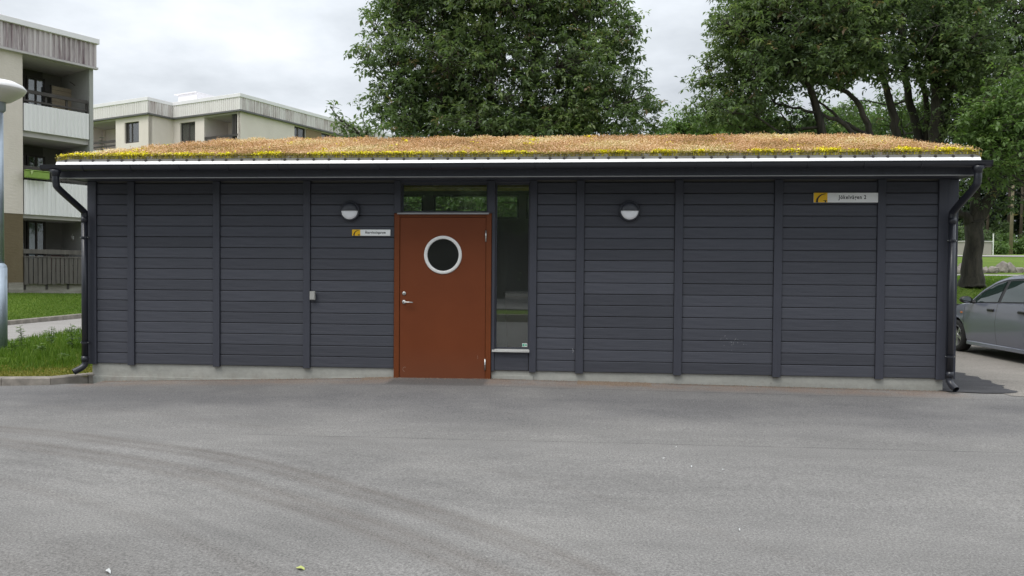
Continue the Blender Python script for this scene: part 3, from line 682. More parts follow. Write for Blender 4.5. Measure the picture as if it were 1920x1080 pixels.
# flashing above door, window sill
fl = MB(); fl.prism([(.02, 2.003), (-.060, 1.990), (-.060, 1.972), (-.056, 1.972), (-.056, 1.987), (.02, 1.999)], -2.300, -1.128); fl.build('flashing', ALU, B)
fl = MB(); fl.prism([(.03, .272), (-.055, .258), (-.055, .240), (-.051, .240), (-.051, .254), (.03, .267)], -1.080, -.606); fl.build('window_sill', simple('pale_sill_metal', (.52, .52, .50), .45, .2), B)
def glazed(name, x0, x1, z0, z1, b=.018):
    fr = MB()
    for q in ((x0, x1, z0, z0+b), (x0, x1, z1-b, z1), (x0, x0+b, z0+b, z1-b), (x1-b, x1, z0+b, z1-b)): fr.box(q[0]+.001, q[1]-.001, .034, .085, q[2]+.001, q[3]-.001)
    o = fr.build(name, TRIM, B); g = MB(); g.box(x0+b, x1-b, .052, .058, z0+b, z1-b); g.build('pane', GLASS, o); return o
tw_ = glazed('transom_window', *TR); sw = glazed('tall_window', *WN)
st = MB(); st.box(-.704, -.640, .0490, .0512, .300, .345); sto = st.build('sticker', WHITE, sw)
st = MB(); st.box(-.700, -.674, .0478, .0489, .306, .340); st.box(-.668, -.645, .0478, .0489, .312, .334); st.build('sticker_print', simple('sticker_green', (.10, .42, .28), .5), sw)
# waste bin assumed in the room behind the panes
bn = empty('waste_bin', (-.86, 2.6, -.10), 0, 'dark wheeled waste bin assumed in the room behind the tall window pane', 'bin')
m = MB(); V = [(-.24, -.26, .12), (.24, -.26, .12), (.24, .22, .12), (-.24, .22, .12), (-.29, -.36, .98), (.29, -.36, .98), (.29, .30, .98), (-.29, .30, .98)]
m.add(V, [(0, 3, 2, 1), (4, 5, 6, 7), (0, 1, 5, 4), (1, 2, 6, 5), (2, 3, 7, 6), (3, 0, 4, 7)]); m.build('bin_body', simple('dark_red_plastic', (.10, .035, .03), .5), bn)
m = MB(); m.box(-.31, .31, -.39, .33, .985, 1.04, .02); m.build('lid', simple('grey_plastic', (.07, .07, .075), .5), bn)
for s in (-1, 1): MB().tube([(s*.22, .24, .10), (s*.28, .24, .10)], .10, 14).build('wheel', RUBBER, bn)
# fascia, drip strip, edge profile
fb = MB(); fb.box(-6.52, 4.50, -.505, -.480, 2.392, 2.60); fb.build('fascia_board', TRIM, B)
fb = MB(); fb.box(-6.52, 4.50, -.520, -.480, 2.380, 2.391, .002); fb.build('fascia_drip', ALU, B)
sf = MB(); sf.box(-6.52, 4.50, -.479, -.024, 2.405, 2.425); sf.build('soffit', TRIM, B)
for s, x0, x1 in ((0, -6.62, -6.522), (1, 4.502, 4.60)):
    vg = MB(); vg.add([(x0, -.505, 2.40), (x1, -.505, 2.40), (x1, 1.8, 2.40), (x0, 1.8, 2.40), (x0, -.505, 2.57), (x1, -.505, 2.57), (x1, 1.8, 2.62), (x0, 1.8, 2.62)], [(0, 3, 2, 1), (4, 5, 6, 7), (0, 1, 5, 4), (1, 2, 6, 5), (2, 3, 7, 6), (3, 0, 4, 7)])
    if s: vg.v = [(min(v[0], 4.545), v[1], v[2]) for v in vg.v]
    else: vg.v = [(max(v[0], -6.545), v[1], v[2]) for v in vg.v]
    vg.build('verge_board', TRIM, B)
xs = [-6.52, -5.35, -3.62, -1.9, -.15, 1.6, 3.3, 4.50]
for a, b in zip(xs, xs[1:]):
    m = MB(); m.box(a+.002, b-.002, -.545, -.500, 2.588, 2.645, .002); m.build('edge_profile', EDGE, B)
xs = [-6.52, -4.45, -2.4, -.35, 1.75, 4.50]
for i, (a, b) in enumerate(zip(xs, xs[1:])):
    m = MB(); m.prism([(-.505, 2.586), (-.553, 2.584), (-.582, 2.530), (-.576, 2.528), (-.54, 2.535), (-.505, 2.535)], a+(.001 if i else 0), b-.001); m.build('drip_strip', STRIP, B)
m = MB(); x = -6.40
while x < 4.45:
    m.lathe([(.0001, .010), (.016, .008), (.019, 0)], 10, Matrix.Translation((x, -.548, 2.594)) @ Matrix.Rotation(math.pi/2, 4, 'X')); x += random.uniform(.155, .205)
o = m.build('bolt_heads', simple('rusty_bolt', (.05, .042, .038), .6), B); o['kind'] = 'stuff'
# gutter
pr = []
for i in range(13): a = math.pi*i/12; pr.append((-.625+.062*math.cos(a), 2.520-.062*math.sin(a)))
inner = [(-.625+.058*math.cos(math.pi*i/12), 2.520-.058*math.sin(math.pi*i/12)) for i in range(12, -1, -1)]
m = MB(); m.prism(pr+[(-.695, 2.522), (-.695, 2.528)]+[(-.683, 2.528)]+inner, -6.64, 4.565); g_ = autosmooth(m.build('gutter', DARKMETAL, B), 40)
for x0, x1 in ((-6.646, -6.641), (4.566, 4.571)):
    m = MB(); m.prism([(-.625+.066*math.cos(math.pi*i/12), 2.522-.066*math.sin(math.pi*i/12)) for i in range(13)], x0, x1); m.build('end_cap', DARKMETAL, g_)
for x in np.arange(-6.1, 4.3, .62):
    m = MB(); m.tube([(x, -.53, 2.54)]+[(x, -.625+.066*math.cos(math.pi*i/8), 2.520-.066*math.sin(math.pi*i/8)) for i in range(9)], .007, 5); m.build('hook', DARKMETAL, g_)
# downpipes
def downpipe(xc, lean):
    D_ = empty('downpipe', (xc, 0, 0)); D_.parent = B
    def bez(p, n=5):
        p = [Vector(q) for q in p]; out = []
        for i in range(len(p)-1):
            for k in range(n):
                t = k/n; p0 = p[max(i-1, 0)]; p1 = p[i]; p2 = p[i+1]; p3 = p[min(i+2, len(p)-1)]
                out.append(.5*((2*p1)+(-p0+p2)*t+(2*p0-5*p1+4*p2-p3)*t*t+(-p0+3*p1-3*p2+p3)*t**3))
        return out+[p[-1]]
    m = MB(); m.tube([(lean, -.625, 2.47), (lean, -.625, 2.43), (lean, -.625, 2.395)], [.075, .05, .045], 18); m.build('outlet_funnel', DARKMETAL, D_, True)
    m = MB(); m.tube(bez([(lean, -.625, 2.40), (lean, -.618, 2.31), (lean*.88, -.56, 2.24), (lean*.12, -.15, 2.02), (0, -.102, 1.97), (0, -.10, 1.90)], 6), .041, 20); m.build('swan_neck', DARKMETAL, D_, True)
    m = MB(); m.tube([(0, -.10, 1.93), (0, -.10, .03)], .039, 20); m.tube([(0, -.10, 1.93), (0, -.10, 1.86)], .043, 20); m.tube([(0, -.10, .10), (0, -.10, .03)], .043, 20); m.build('pipe', DARKMETAL, D_, True)
    sg = -1 if xc < 0 else .35
    # open shoe at the foot
    m = MB(); pts = bez([(0, -.10, .05), (0, -.10, .0), (sg*.02, -.125, -.045), (sg*.09, -.20, -.10)], 5)
    m.tube(pts, .040, 20, cap=False); n0 = len(m.v); m.tube(pts, .0365, 20, cap=False); m.build('shoe', DARKMETAL, D_, True)
    for z in (1.66, .28):
        m = MB(); m.tube([(0, -.10, z-.012), (0, -.10, z+.012)], .047, 20); m.box(-.055, .055, -.106, -.094, z-.012, z+.012); m.box(-.008, .008, -.06, -.022, z-.008, z+.008)
        m.build('bracket', DARKMETAL, D_)
        m = MB(); m.tube([(-.050, -.112, z), (-.050, -.104, z)], .006, 6); m.tube([(.050, -.112, z), (.050, -.104, z)], .006, 6); m.build('bracket_screw', STEEL, D_)
    return D_
downpipe(-6.462, -.02); downpipe(4.42, .02)

# ------------------------------------------------------------------ sedum roof
def smin(a, b, k=.10):
    h = np.clip(.5+.5*(b-a)/k, 0, 1); return b*(1-h)+a*h-k*h*(1-h)
def zroof(x, y):
    f = smin(.262*(y+.55), .262*(4.15-y), .15); l = .515*(x+6.52); r = 1.34*(4.50-x)
    z = smin(smin(f, l), r, .10)
    return 2.628+z
rx_ = np.linspace(-6.515, 4.495, 90); ry_ = np.linspace(-.535, 4.14, 40)
rs = grid_sheet('roof_bed', rx_, ry_, zroof, simple('dry_sedum_mat', (.34, .21, .10), .95, 0, .4, 12)); rs.parent = B
a_ = rs.data.attributes.new('tint', 'FLOAT', 'FACE'); a_.data.foreach_set('value', rng.uniform(0, .4, len(rs.data.polygons)).astype(np.float32))
dk = MB(); dk.box(-6.51, 4.49, -.478, .02, 2.43, 2.60); dk.build('roof_deck', ROOFFELT, B)
YP = [(115, 182, .16), (196, 288, .26), (307, 366, .12), (382, 400, .10), (413, 434, .12), (478, 532, .22), (585, 630, .12), (640, 720, .10), (700, 830, .10), (855, 905, .05), (935, 972, .20), (978, 996, .08), (1110, 1142, .12), (1150, 1180, .05), (1228, 1262, .16), (1300, 1320, .06), (1408, 1448, .18), (1474, 1500, .10), (1530, 1580, .30), (1580, 1606, .12), (1682, 1724, .34), (1748, 1822, .18)]
YPX = [(onplane(a, 290, (0, -.5), (0, 1)).x, onplane(b, 290, (0, -.5), (0, 1)).x, d) for a, b, d in YP]
def yellow(X, Y):
    r = np.full(np.shape(X), -1.0)
    for a, b, d in YPX:
        c, h = (a+b)/2, (b-a)/2+.03; r = np.maximum(r, 1.25-(np.abs(X-c)/h)**2.5*.9-np.clip(Y+.53, 0, 9)/(d*.8))
    return r
def tufts(name, X, Y, hh, w_, mat, tint, stems=5, spread=.02, flower=.014):
    n = len(X); Z = zroof(X, Y); Xn = np.repeat(X, stems)+rng.normal(0, spread, n*stems); Yn = np.repeat(Y, stems)+rng.normal(0, spread, n*stems)
    Xn = np.clip(Xn, -6.53, 4.51); Yn = np.clip(Yn, -.548, 4.1)
    Zn = zroof(Xn, Yn); H = np.repeat(hh, stems)*rng.uniform(.55, 1.25, n*stems); N_ = n*stems
    base = np.stack([Xn, Yn, Zn-.01], 1); tip = base+np.stack([rng.normal(0, .25, N_)*H, rng.normal(0, .25, N_)*H, H], 1)
    a = rng.uniform(0, math.pi, N_); sd = np.stack([np.cos(a), np.sin(a), 0*a], 1)*w_
    V = [base-sd, base+sd, tip]; Fc = [[0, 1, 2]]
    # flat umbel: two crossed tilted triangles
    t2 = rng.uniform(0, 6.28, N_); r_ = flower*rng.uniform(.6, 1.3, N_)
    for k in range(4):
        an = t2+k*math.pi/2; V.append(tip+np.stack([np.cos(an)*r_, np.sin(an)*r_, rng.normal(.15, .45, N_)*r_], 1))
    V.append(tip+np.array([0, 0, .004])+rng.normal(0, .003, (N_, 3)))
    Vn = np.stack(V, 1).reshape(-1, 3); i = np.arange(N_)[:, None]*8
    Fs = np.concatenate([i+np.array([f]) for f in ([0, 1, 2], [3, 4, 7], [4, 5, 7], [5, 6, 7], [6, 3, 7])], 0)
    tt = np.clip(np.repeat(tint, stems)+rng.normal(0, .16, N_), 0, 1)
    me = npmesh(name, Vn, Fs, mat, attr=np.tile(tt, 5)); o = link(name, me, B); o['kind'] = 'stuff'; return o
n = 27000; X = rng.uniform(-6.51, 4.49, n); Y = -.545+2.5*rng.uniform(0, 1, n)**1.2; yl = yellow(X, Y)
pt = .5+.22*np.sin(X*1.7+Y*2)+.18*np.sin(X*4.1-Y*3+1)
red_ = (yl+rng.normal(0, .45, n)+.35*np.sin(X*23)*np.sin(X*9.7) < .62)
tufts('sedum_seedheads', X[red_], Y[red_], np.full(red_.sum(), .052)+.005*np.sin(X[red_]*3)+.010*np.sin(X[red_]*11+Y[red_]*7)+rng.normal(0, .008, red_.sum()), .0018, SEDUM, pt[red_], 4, .024, .0085)
ye = ~red_; tufts('yellow_sedum', X[ye], Y[ye], np.full(ye.sum(), .052), .003, SEDUM_Y, np.full(ye.sum(), .65), 6, .022, .011)
n = 9000; X = rng.uniform(-6.51, 4.49, n); Y = -.55+1.6*rng.uniform(0, 1, n)**2.2; k = (vnoise(np.stack([X, Y, 0*X], 1), 2.6, 8) > .05) | (Y < -.42); X, Y = X[k], Y[k]; n = len(X); tufts('green_sedum', X, Y, np.full(n, .040), .004, SEDUM_G, np.full(n, .5), 4, .02, .008)
n = 3500; X = rng.uniform(-6.4, 4.4, n); Y = rng.uniform(-.2, 1.6, n); k = (np.sin(X*7.3)+np.sin(Y*9+X*3)+np.sin(X*17)*.5) > 2.05; tufts('yellow_sedum_patch', X[k], Y[k], np.full(k.sum(), .06), .003, SEDUM_Y, np.full(k.sum(), .6), 5, .03, .014)

# ------------------------------------------------------------------ wall lamps, signs, box
OPAL = simple('opal_lamp_glass', (.90, .91, .94), .3, 0, .02, 2)
LAMPBLACK = simple('charcoal_lamp_casing', (.035, .038, .048), .38, 0, .1, 4)
def wall_lamp(x, z, label):
    t = empty('wall_lamp', (x, -.002, z), 0, label, 'wall lamp', 'round bulkhead lamps on the dark wall')
    M_ = Matrix.Rotation(math.pi/2, 4, 'X')
    MB().lathe([(.0001, .0), (.100, 0), (.120, .004), (.128, .014), (.128, .050), (.120, .060), (.108, .062), (.108, .04)], 40, M_).build('casing', LAMPBLACK, t, True)
    MB().lathe([(.108, .058), (.100, .072), (.080, .083), (.045, .090), (.0001, .092)], 32, M_, math.pi, 2*math.pi).build('diffuser', OPAL, t, True)
    m = MB(); m.lathe([(.112, .058), (.106, .078), (.084, .094), (.048, .104), (.0001, .107)], 32, M_, 0, math.pi)
    pr_ = [(.112, .058), (.106, .078), (.084, .094), (.048, .104), (.0001, .107)]
    V = [(r, -h, 0) for r, h in pr_]+[(-r, -h, 0) for r, h in pr_[::-1]]; m.add(V, [list(range(len(V)))]); m.build('hood', LAMPBLACK, t, True)
    return t
wall_lamp(-2.919, 2.014, 'round half hooded bulkhead lamp above the small sign left of the brown door')
wall_lamp(.624, 2.016, 'round half hooded bulkhead lamp right of the tall window')
SIGNW = simple('white_sign_enamel', (.90, .91, .90), .35, 0, .03, 3); SIGNY = simple('yellow_sign_enamel', (.88, .52, .01), .4, 0, .04, 4); INK = simple('black_sign_ink', (.02, .02, .02), .5)
def text_mesh(name, body, size, mat, parent, loc, fit=None, bold=.0):
    cu = bpy.data.curves.new(name, 'FONT'); cu.body = body; cu.size = size; cu.extrude = .0004; cu.offset = bold; cu.align_x = 'CENTER'; cu.align_y = 'CENTER'; cu.space_character = 1.18; cu.resolution_u = 3
    ob = bpy.data.objects.new(name, cu); C.objects.link(ob); bpy.context.view_layer.update()
    dg = bpy.context.evaluated_depsgraph_get(); me = bpy.data.meshes.new_from_object(ob.evaluated_get(dg)); bpy.data.objects.remove(ob)
    me.name = name; me.materials.clear(); me.materials.append(mat)
    o = link(name, me, parent, loc, (math.pi/2, 0, 0))
    xs_ = [v.co.x for v in me.vertices]; wd = max(xs_)-min(xs_)
    if fit: o.scale = (fit/wd, 1, 1)
    return o
def sign(x0, x1, z0, z1, ye_w, body, ts, tx, fit, label):
    t = empty('sign', (x0, -.004, z0), 0, label, 'sign'); Wd, Ht = x1-x0, z1-z0
    MB().box(0, Wd, -.016, 0, 0, Ht, .003).build('sign_plate', SIGNW, t)
    m = MB(); m.box(.001, ye_w, -.0175, -.0162, .001, Ht-.001); m.build('yellow_field', SIGNY, t)
    # cropped serif letter G: tapering arc rising from the lower left, and a small spur at lower right
    m = MB(); n = 22; V = []
    for i in range(n+1):
        u = i/n; a = math.radians(195-u*103); cxg, czg = ye_w*.88, Ht*.10; ro = (ye_w*.72, Ht*.82); th_ = .13*(1-u)**.8+.035
        for k in (1, 1-th_*1.5):
            V.append((min(cxg+ro[0]*k*math.cos(a), ye_w-.0005), -.0182, max(czg+ro[1]*k*math.sin(a), .001)))
    m.add(V, [(2*i, 2*i+1, 2*i+3, 2*i+2) for i in range(n)])
    m.add([(ye_w*.70, -.0182, Ht*.22), (ye_w*.97, -.0182, Ht*.22), (ye_w*.97, -.0182, Ht*.18), (ye_w*.90, -.0182, Ht*.14), (ye_w*.90, -.0182, .001), (ye_w*.80, -.0182, .001), (ye_w*.80, -.0182, Ht*.14), (ye_w*.70, -.0182, Ht*.18)], [tuple(range(8))])
    m.build('letter_emblem', INK, t)
    text_mesh('lettering', body, ts, INK, t, (tx, -.0168, Ht*.52), fit, .0013)
    return t
sign(-2.897, -2.398, 1.698, 1.778, .108, 'Återvinningsrum', .042, .305, .268, 'small white and yellow nameplate reading Återvinningsrum beside the brown door')
sign(2.842, 3.597, 2.122, 2.240, .162, 'Jökelvägen 2', .066, .455, .325, 'wide white and yellow street nameplate reading Jökelvägen 2 high on the right')
t = empty('wall_switch_box', (-3.408, -.024, .926), 0, 'small grey key switch box on the dark batten left of the door', 'switch box')
MB().box(-.036, .036, -.030, 0, -.056, .056, .004).build('box_casing', simple('grey_plastic_box', (.30, .30, .28), .5), t)
MB().box(-.030, .030, -.034, -.0302, -.050, .050, .002).build('cover', simple('pale_grey_cover', (.36, .36, .34), .45), t)

# scuffs on paint: thin scraped marks
SCR = simple('scraped_pale_mark', (.30, .31, .33), .7)
m = MB(); m.tube([(-.070, -.0015, .295), (-.058, -.002, .275), (-.056, -.002, .255), (-.062, -.0015, .235)], [.002, .0045, .004, .002], 5); m.build('scrape_mark', SCR, B)
m = MB()
for i in range(26):
    x = 1.93+random.gauss(0, .07); z = .40+random.gauss(0, .05); m.tube([(x, -.0005, z), (x+random.uniform(-.012, .012), -.0008, z+random.uniform(.003, .018))], random.uniform(.0012, .0028), 4)
o = m.build('dried_splashes', SCR, B); o['kind'] = 'stuff'

# ================================================================== STREET LAMP
t = empty('street_lamp', (0, 0, 0), 0, 'grey street lamp with a wide white bowl head at the left edge', 'street lamp')
pb = P(2, 668, 12.6); t.location = (pb.x, pb.y, -.2); zl_ = lambda py: P(2, py, 12.6).z+.2
MB().tube([(0, 0, -.2), (0, 0, zl_(502))], .094, 24).build('base_sleeve', GALV, t, True)
MB().lathe([(.094, zl_(502)), (.080, zl_(497)), (.054, zl_(494)), (.053, zl_(493))], 24).build('collar', GALV, t, True)
MB().tube([(0, 0, zl_(500)), (0, 0, zl_(212))], [.052, .05], 20).build('pole', GALV, t, True)
MB().lathe([(.050, zl_(213)), (.085, zl_(209)), (.088, zl_(195)), (.10, zl_(192))], 24).build('head_collar', simple('blue_grey_metal', (.22, .26, .29), .5), t, True)
MB().lathe([(.10, zl_(194)), (.16, zl_(192)), (.27, zl_(183)), (.345, zl_(176)), (.375, zl_(170)), (.375, zl_(168))], 48).build('bowl', simple('opal_grey_bowl', (.58, .58, .57), .4, 0, .04), t, True)
MB().lathe([(.378, zl_(169.5)), (.380, zl_(168)), (.33, zl_(161)), (.22, zl_(155)), (.10, zl_(152)), (.0001, zl_(151))], 48).build('top_shade', simple('white_shade', (.72, .72, .72), .4, 0, .04), t, True)
MB().box(.074, .097, -.004, .004, 1.27, 1.33).build('hatch_screw', STEEL, t)

# ================================================================== APARTMENT HOUSES
def frame(o, ang):
    """local frame helper for a building: pixel -> local (x,z) on the plane y=0 (offset dy)"""
    ex = Vector((math.cos(ang), math.sin(ang), 0)); ey = Vector((-math.sin(ang), math.cos(ang), 0))
    def f(px, py, dy=0, axis='x'):
        if axis == 'x':
            oo = o+ey*dy; p = onplane(px, py, oo, ey)
        else: oo = o+ex*dy; p = onplane(px, py, oo, ex)
        d = p-Vector((o.x, o.y, 0)); return d.dot(ex), d.dot(ey), p.z
    return f
def corr(mb, x0, x1, z0, z1, y=0, pitch=.13, amp=.022, ax='x', sgn=-1):
    n = max(1, int(abs(x1-x0)/pitch)); prof = []
    for i in range(n):
        a = x0+(x1-x0)*i/n; w_ = (x1-x0)/n
        prof += [(a, 0), (a+w_*.38, 0), (a+w_*.5, amp), (a+w_*.88, amp)]
    prof.append((x1, 0)); V = []
    for s, d in prof:
        for z in (z0, z1): V.append((s, y+sgn*d, z) if ax == 'x' else (y-sgn*d, s, z))
    mb.add(V, [(2*i, 2*i+2, 2*i+3, 2*i+1) for i in range(len(prof)-1)]); return mb
def window(parent, x0, x1, z0, z1, y, ax='x', frame_m=DARKWOOD, curtain=None, mull=(.38,), b=.06, name='window', dr=.25):
    """a casement set y metres into a wall (local x along ax)"""
    fr = MB(); T = (lambda a0, a1, y0, y1, c0, c1: fr.box(a0, a1, y0, y1, c0, c1)) if ax == 'x' else (lambda a0, a1, y0, y1, c0, c1: fr.box(-y1, -y0, a0, a1, c0, c1))
    T(x0, x1, y, y+.06, z0, z0+b); T(x0, x1, y, y+.06, z1-b, z1); T(x0, x0+b, y, y+.06, z0+b, z1-b); T(x1-b, x1, y, y+.06, z0+b, z1-b)
    for m_ in mull: xm = x0+(x1-x0)*m_; T(xm-b/2, xm+b/2, y+.002, y+.06, z0+b, z1-b)
    o = fr.build(name, frame_m, parent)
    def add(nm, a0, a1, c0, c1, dy, mt):
        g = MB(); (g.box(a0, a1, y+dy, y+dy+.01, c0, c1) if ax == 'x' else g.box(-(y+dy+.01), -(y+dy), a0, a1, c0, c1)); return g.build(nm, mt, o)
    add('pane', x0+b, x1-b, z0+b, z1-b, .03, m_glass_w)
    add('dark_room', x0+b*.5, x1-b*.5, z0+b*.5, z1-b*.5, dr, ROOMDARK)
    if curtain: add('curtain', x0+b+(x1-x0-2*b)*curtain[0], x0+b+(x1-x0-2*b)*curtain[1], z0+b, z1-b, .12, BLUEWHITE if len(curtain) > 2 else CURTAIN)
    return o
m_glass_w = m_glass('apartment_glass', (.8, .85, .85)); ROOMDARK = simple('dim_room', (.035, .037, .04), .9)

# ---- left apartment house
ang1 = math.atan2(.871, .491); O1 = P(176, 545, 27.2); O1 = Vector((O1.x, O1.y, 0)); f1 = frame(O1, ang1)
A1 = empty('apartment_house', (O1.x, O1.y, 0), ang1, 'cream rendered apartment house with stacked balconies at the left', 'building')
zc = lambda px, py: f1(px, py)[2]; xc1 = lambda px: f1(px, 300)[0]
ztop = zc(172, 73); zf1 = zc(172, 83); zf0 = zc(172, 129); zp1t = zc(167, 214); zp1b = zc(167, 262); zp0t = zc(151, 347); zp0b = zc(151, 408)
xp = xc1(43); xf = xc1(168)
gb = .56
# pier wall (upper cream, lower brown) and further wall towards the viewer's left
m = MB(); wall_holes(m, -16, xp, zp0b, zf0+.02, [(-13.2, -11.6, 1.0+2.79, 2.4+2.79), (-13.2, -11.6, 1.0+5.58, 2.4+5.58)], 0, .3, False); m.box(xp-.02, xp, .001, 2.0, zp0b, zf0); m.build('upper_wall', STUCCO, A1)
m = MB(); m.box(-16, xp, .012, .3, .62, zp0b-.004); m.box(xp-.012, xp-.001, .3, 2.0, .62, zp0b-.004); m.build('lower_wall', STUCCO_B, A1)
for k in (1, 2): window(A1, -13.2, -11.6, 1.0+2.79*k, 2.4+2.79*k, .1, curtain=(0, .3))
m = MB(); m.box(-16, xp-.005, .02, .32, -.4, .618); m.box(xp-.004, 0, .06, .30, -.4, .79); m.box(xp-.45, xp-.004, -.004, .018, -.3, .80); m.build('plinth', m_conc('worn_plinth_concrete', (.17, .15, .12), (.40, .38, .34)), A1)
# fin wall, recess walls
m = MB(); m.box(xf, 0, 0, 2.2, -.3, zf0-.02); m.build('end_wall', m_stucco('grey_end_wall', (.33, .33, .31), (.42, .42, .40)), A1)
m = MB(); m.box(xp, 0, 2.0, 2.25, -.3, zf0); m.build('recess_wall', m_stucco('shaded_grey_render', (.20, .195, .18), (.26, .25, .23)), A1)  # shade of the recess put into a darker grey of the render
m = MB(); m.box(-16, 0, 2.26, 12, -.3, zf1-.1); m.build('main_body', STUCCO, A1)
for i, (z0, z1) in enumerate(((zp1b-.18, zp1b+.02), (zp0b-.12, zp0b+.06), (zf0-.03, zf0+.10))):
    m = MB(); m.box(xp+.002, xf-.002, .09, 1.999, z0, z1); m.build('balcony_slab', SLAB, A1)
m = MB(); m.box(xp+.002, xf-.002, .09, 1.999, gb+.0, gb+.18); m.build('patio_slab', SLAB, A1)
# fascia in three pieces, white cap, lower drip
for a, b in ((-16, -9.2), (-9.2, -4.4), (-4.4, .06)):
    m = MB(); corr(m, a, b, zf0+.06, zf1, -.10, .16, .05); m.build('fascia_sheet', CORR_S, A1)
m = MB(); corr(m, -.10, 12, zf0+.06, zf1, .06, .15, .03, 'y', -1); m.build('fascia_sheet', CORR_S, A1)
m = MB(); m.box(-16, .12, -.22, 12, zf1, ztop, .01); m.build('roof_cap', CAP, A1)
m = MB(); m.box(-16, .10, -.16, .0, zf0-.02, zf0+.05); m.box(-16, .04, -.07, 12, zf0+.06, zf1-.001); m.build('fascia_backing', SLAB, A1)
# corrugated parapets with rails, balcony doors
for nm, zt, zb in (('a', zp1t, zp1b), ('b', zp0t, zp0b)):
    m = MB(); corr(m, xp+.03, xf-.03, zb, zt, -.02, .13, .022); m.box(xp+.03, xf-.03, -.015, .03, zb, zt-.01); m.build('parapet_sheet', CORR_W, A1)
    for zz in (zt+.10, zt+.40):
        m = MB(); m.box(xp+.03, xf-.05, .0, .05, zz-(.05 if zz > zt+.2 else .03), zz+(.07 if zz > zt+.2 else .03), .004); m.build('rail', DARKWOOD, A1)
    for k in range(4):
        x = xp+.08+(xf-.14-xp)*k/3; m = MB(); m.box(x-.03, x+.03, .055, .11, zb, zt+.42); m.build('rail_post', DARKWOOD, A1)
for zb in (zp1b, zp0b, gb+.2):
    z0 = zb+.1; x0 = xp+.05; xe = x0+(xf-xp)*.64
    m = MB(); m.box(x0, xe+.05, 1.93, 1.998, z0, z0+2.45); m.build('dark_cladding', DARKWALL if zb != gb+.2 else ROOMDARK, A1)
    window(A1, x0+.05, x0+(xe-x0)*.52, z0+.1, z0+2.1, 1.60, curtain=(0, .9) if zb == zp1b else (.0, 1.0), mull=(), name='balcony_door')
    window(A1, x0+(xe-x0)*.55, xe-.02, z0+.1, z0+2.1, 1.60, curtain=None if zb != gb+.2 else (.1, .6), mull=(.5,))
# things on the balconies
ex1 = Vector((math.cos(ang1), math.sin(ang1), 0)); ey1 = Vector((-math.sin(ang1), math.cos(ang1), 0))
def on1(px, py, dy): x, y, z = f1(px, py, dy); return O1+ex1*x+ey1*dy+Vector((0, 0, z))
p = on1(120, 207, 1.3); t = empty('wicker_screen', (p.x, p.y, zp1b+.02), ang1, 'pale woven screen standing on the top balcony of the left house', 'screen')
WICK = simple('woven_straw', (.34, .28, .20), .9, 0, .25, 25, .4, (1, 1, 4))
hS = on1(120, 165, 1.3).z-zp1b-.02
for k in range(14): MB().box(-.42, .42, -.02-.008*(k % 2), .02, hS*k/14+.003, hS*(k+1)/14-.003, .004).build('slat', WICK, t)
for s in (-.44, .44): MB().box(s-.02, s+.02, -.03, .03, 0, hS+.02).build('upright', DARKWOOD, t)
p = on1(146, 172, 1.0); t = empty('hanging_lantern', (p.x, p.y, p.z), ang1, 'small pink lantern hanging from an arm on the top balcony side wall', 'lantern')
MB().lathe([(.0001, -.08), (.05, -.07), (.07, 0), (.05, .06), (.0001, .08)], 12).build('lantern_shade', simple('faded_pink', (.42, .18, .17), .7), t, True)
MB().tube([(0, 0, .07), (0, 0, .16), (-.28, 0, .30)], .012, 5).build('arm', DARKWOOD, t); MB().box(.08, .15, -.03, .03, -.02, .22).build('wall_hook', DARKWOOD, t)
p = on1(66, 328, -.10); t = empty('planter_box', (p.x, p.y, p.z), ang1, 'lime green planter box hooked over the middle balcony rail', 'planter')
LIME = simple('lime_plastic', (.22, .34, .06), .5, 0, .1); MB().box(-.36, .36, -.22, -.03, -.13, .10, .02).build('trough', LIME, t); MB().box(-.37, .36, -.235, -.02, .10, .13, .008).build('rim', LIME, t)
MB().add([(-.25, -.24, .1), (-.15, -.24, .11), (-.22, -.24, -.04)], [(0, 1, 2)]).add([(-.25, -.243, .1), (-.15, -.243, .11), (-.22, -.243, -.04)], [(2, 1, 0)]).build('leaf', simple('pale_lime', (.4, .5, .2), .6), t)
for (px, py, lab) in ((139, 446, 'upper small white hanging flower pot on the dark ground floor terrace'), (148.5, 456, 'lower small white flower pot beside the black downpipe, on the terrace wall')):
    p = on1(px, py, 1.2); t = empty('flower_pot', (p.x, p.y, p.z-.1), ang1, lab, 'flower pot'); MB().lathe([(.0001, 0), (.07, 0), (.10, .16), (.09, .16), (.08, .12), (.0001, .12)], 16).build('pot', WHITE, t, True)
    MB().tube([(-.09, 0, .15), (0, 0, .34), (.09, 0, .15)], .008, 4).build('hanger', WHITE, t)
p = on1(118, 458, 1.3); t = empty('garden_chair', (p.x, p.y, gb+.19), ang1+.3, 'dark red garden chair in the shade of the ground floor terrace', 'chair')
RED = simple('dark_red_fabric', (.09, .025, .028), .8); MB().box(-.28, .28, -.25, .25, .40, .46, .02).build('seat', RED, t); MB().box(-.28, .28, .22, .28, .46, 1.0, .02).build('backrest', RED, t)
for sx in (-.25, .25):
    for sy in (-.22, .24): MB().box(sx-.02, sx+.02, sy-.02, sy+.02, 0, .399).build('leg', DARKWOOD, t)
    MB().box(sx-.03, sx+.03, -.24, .22, .62, .65).build('armrest', DARKWOOD, t)
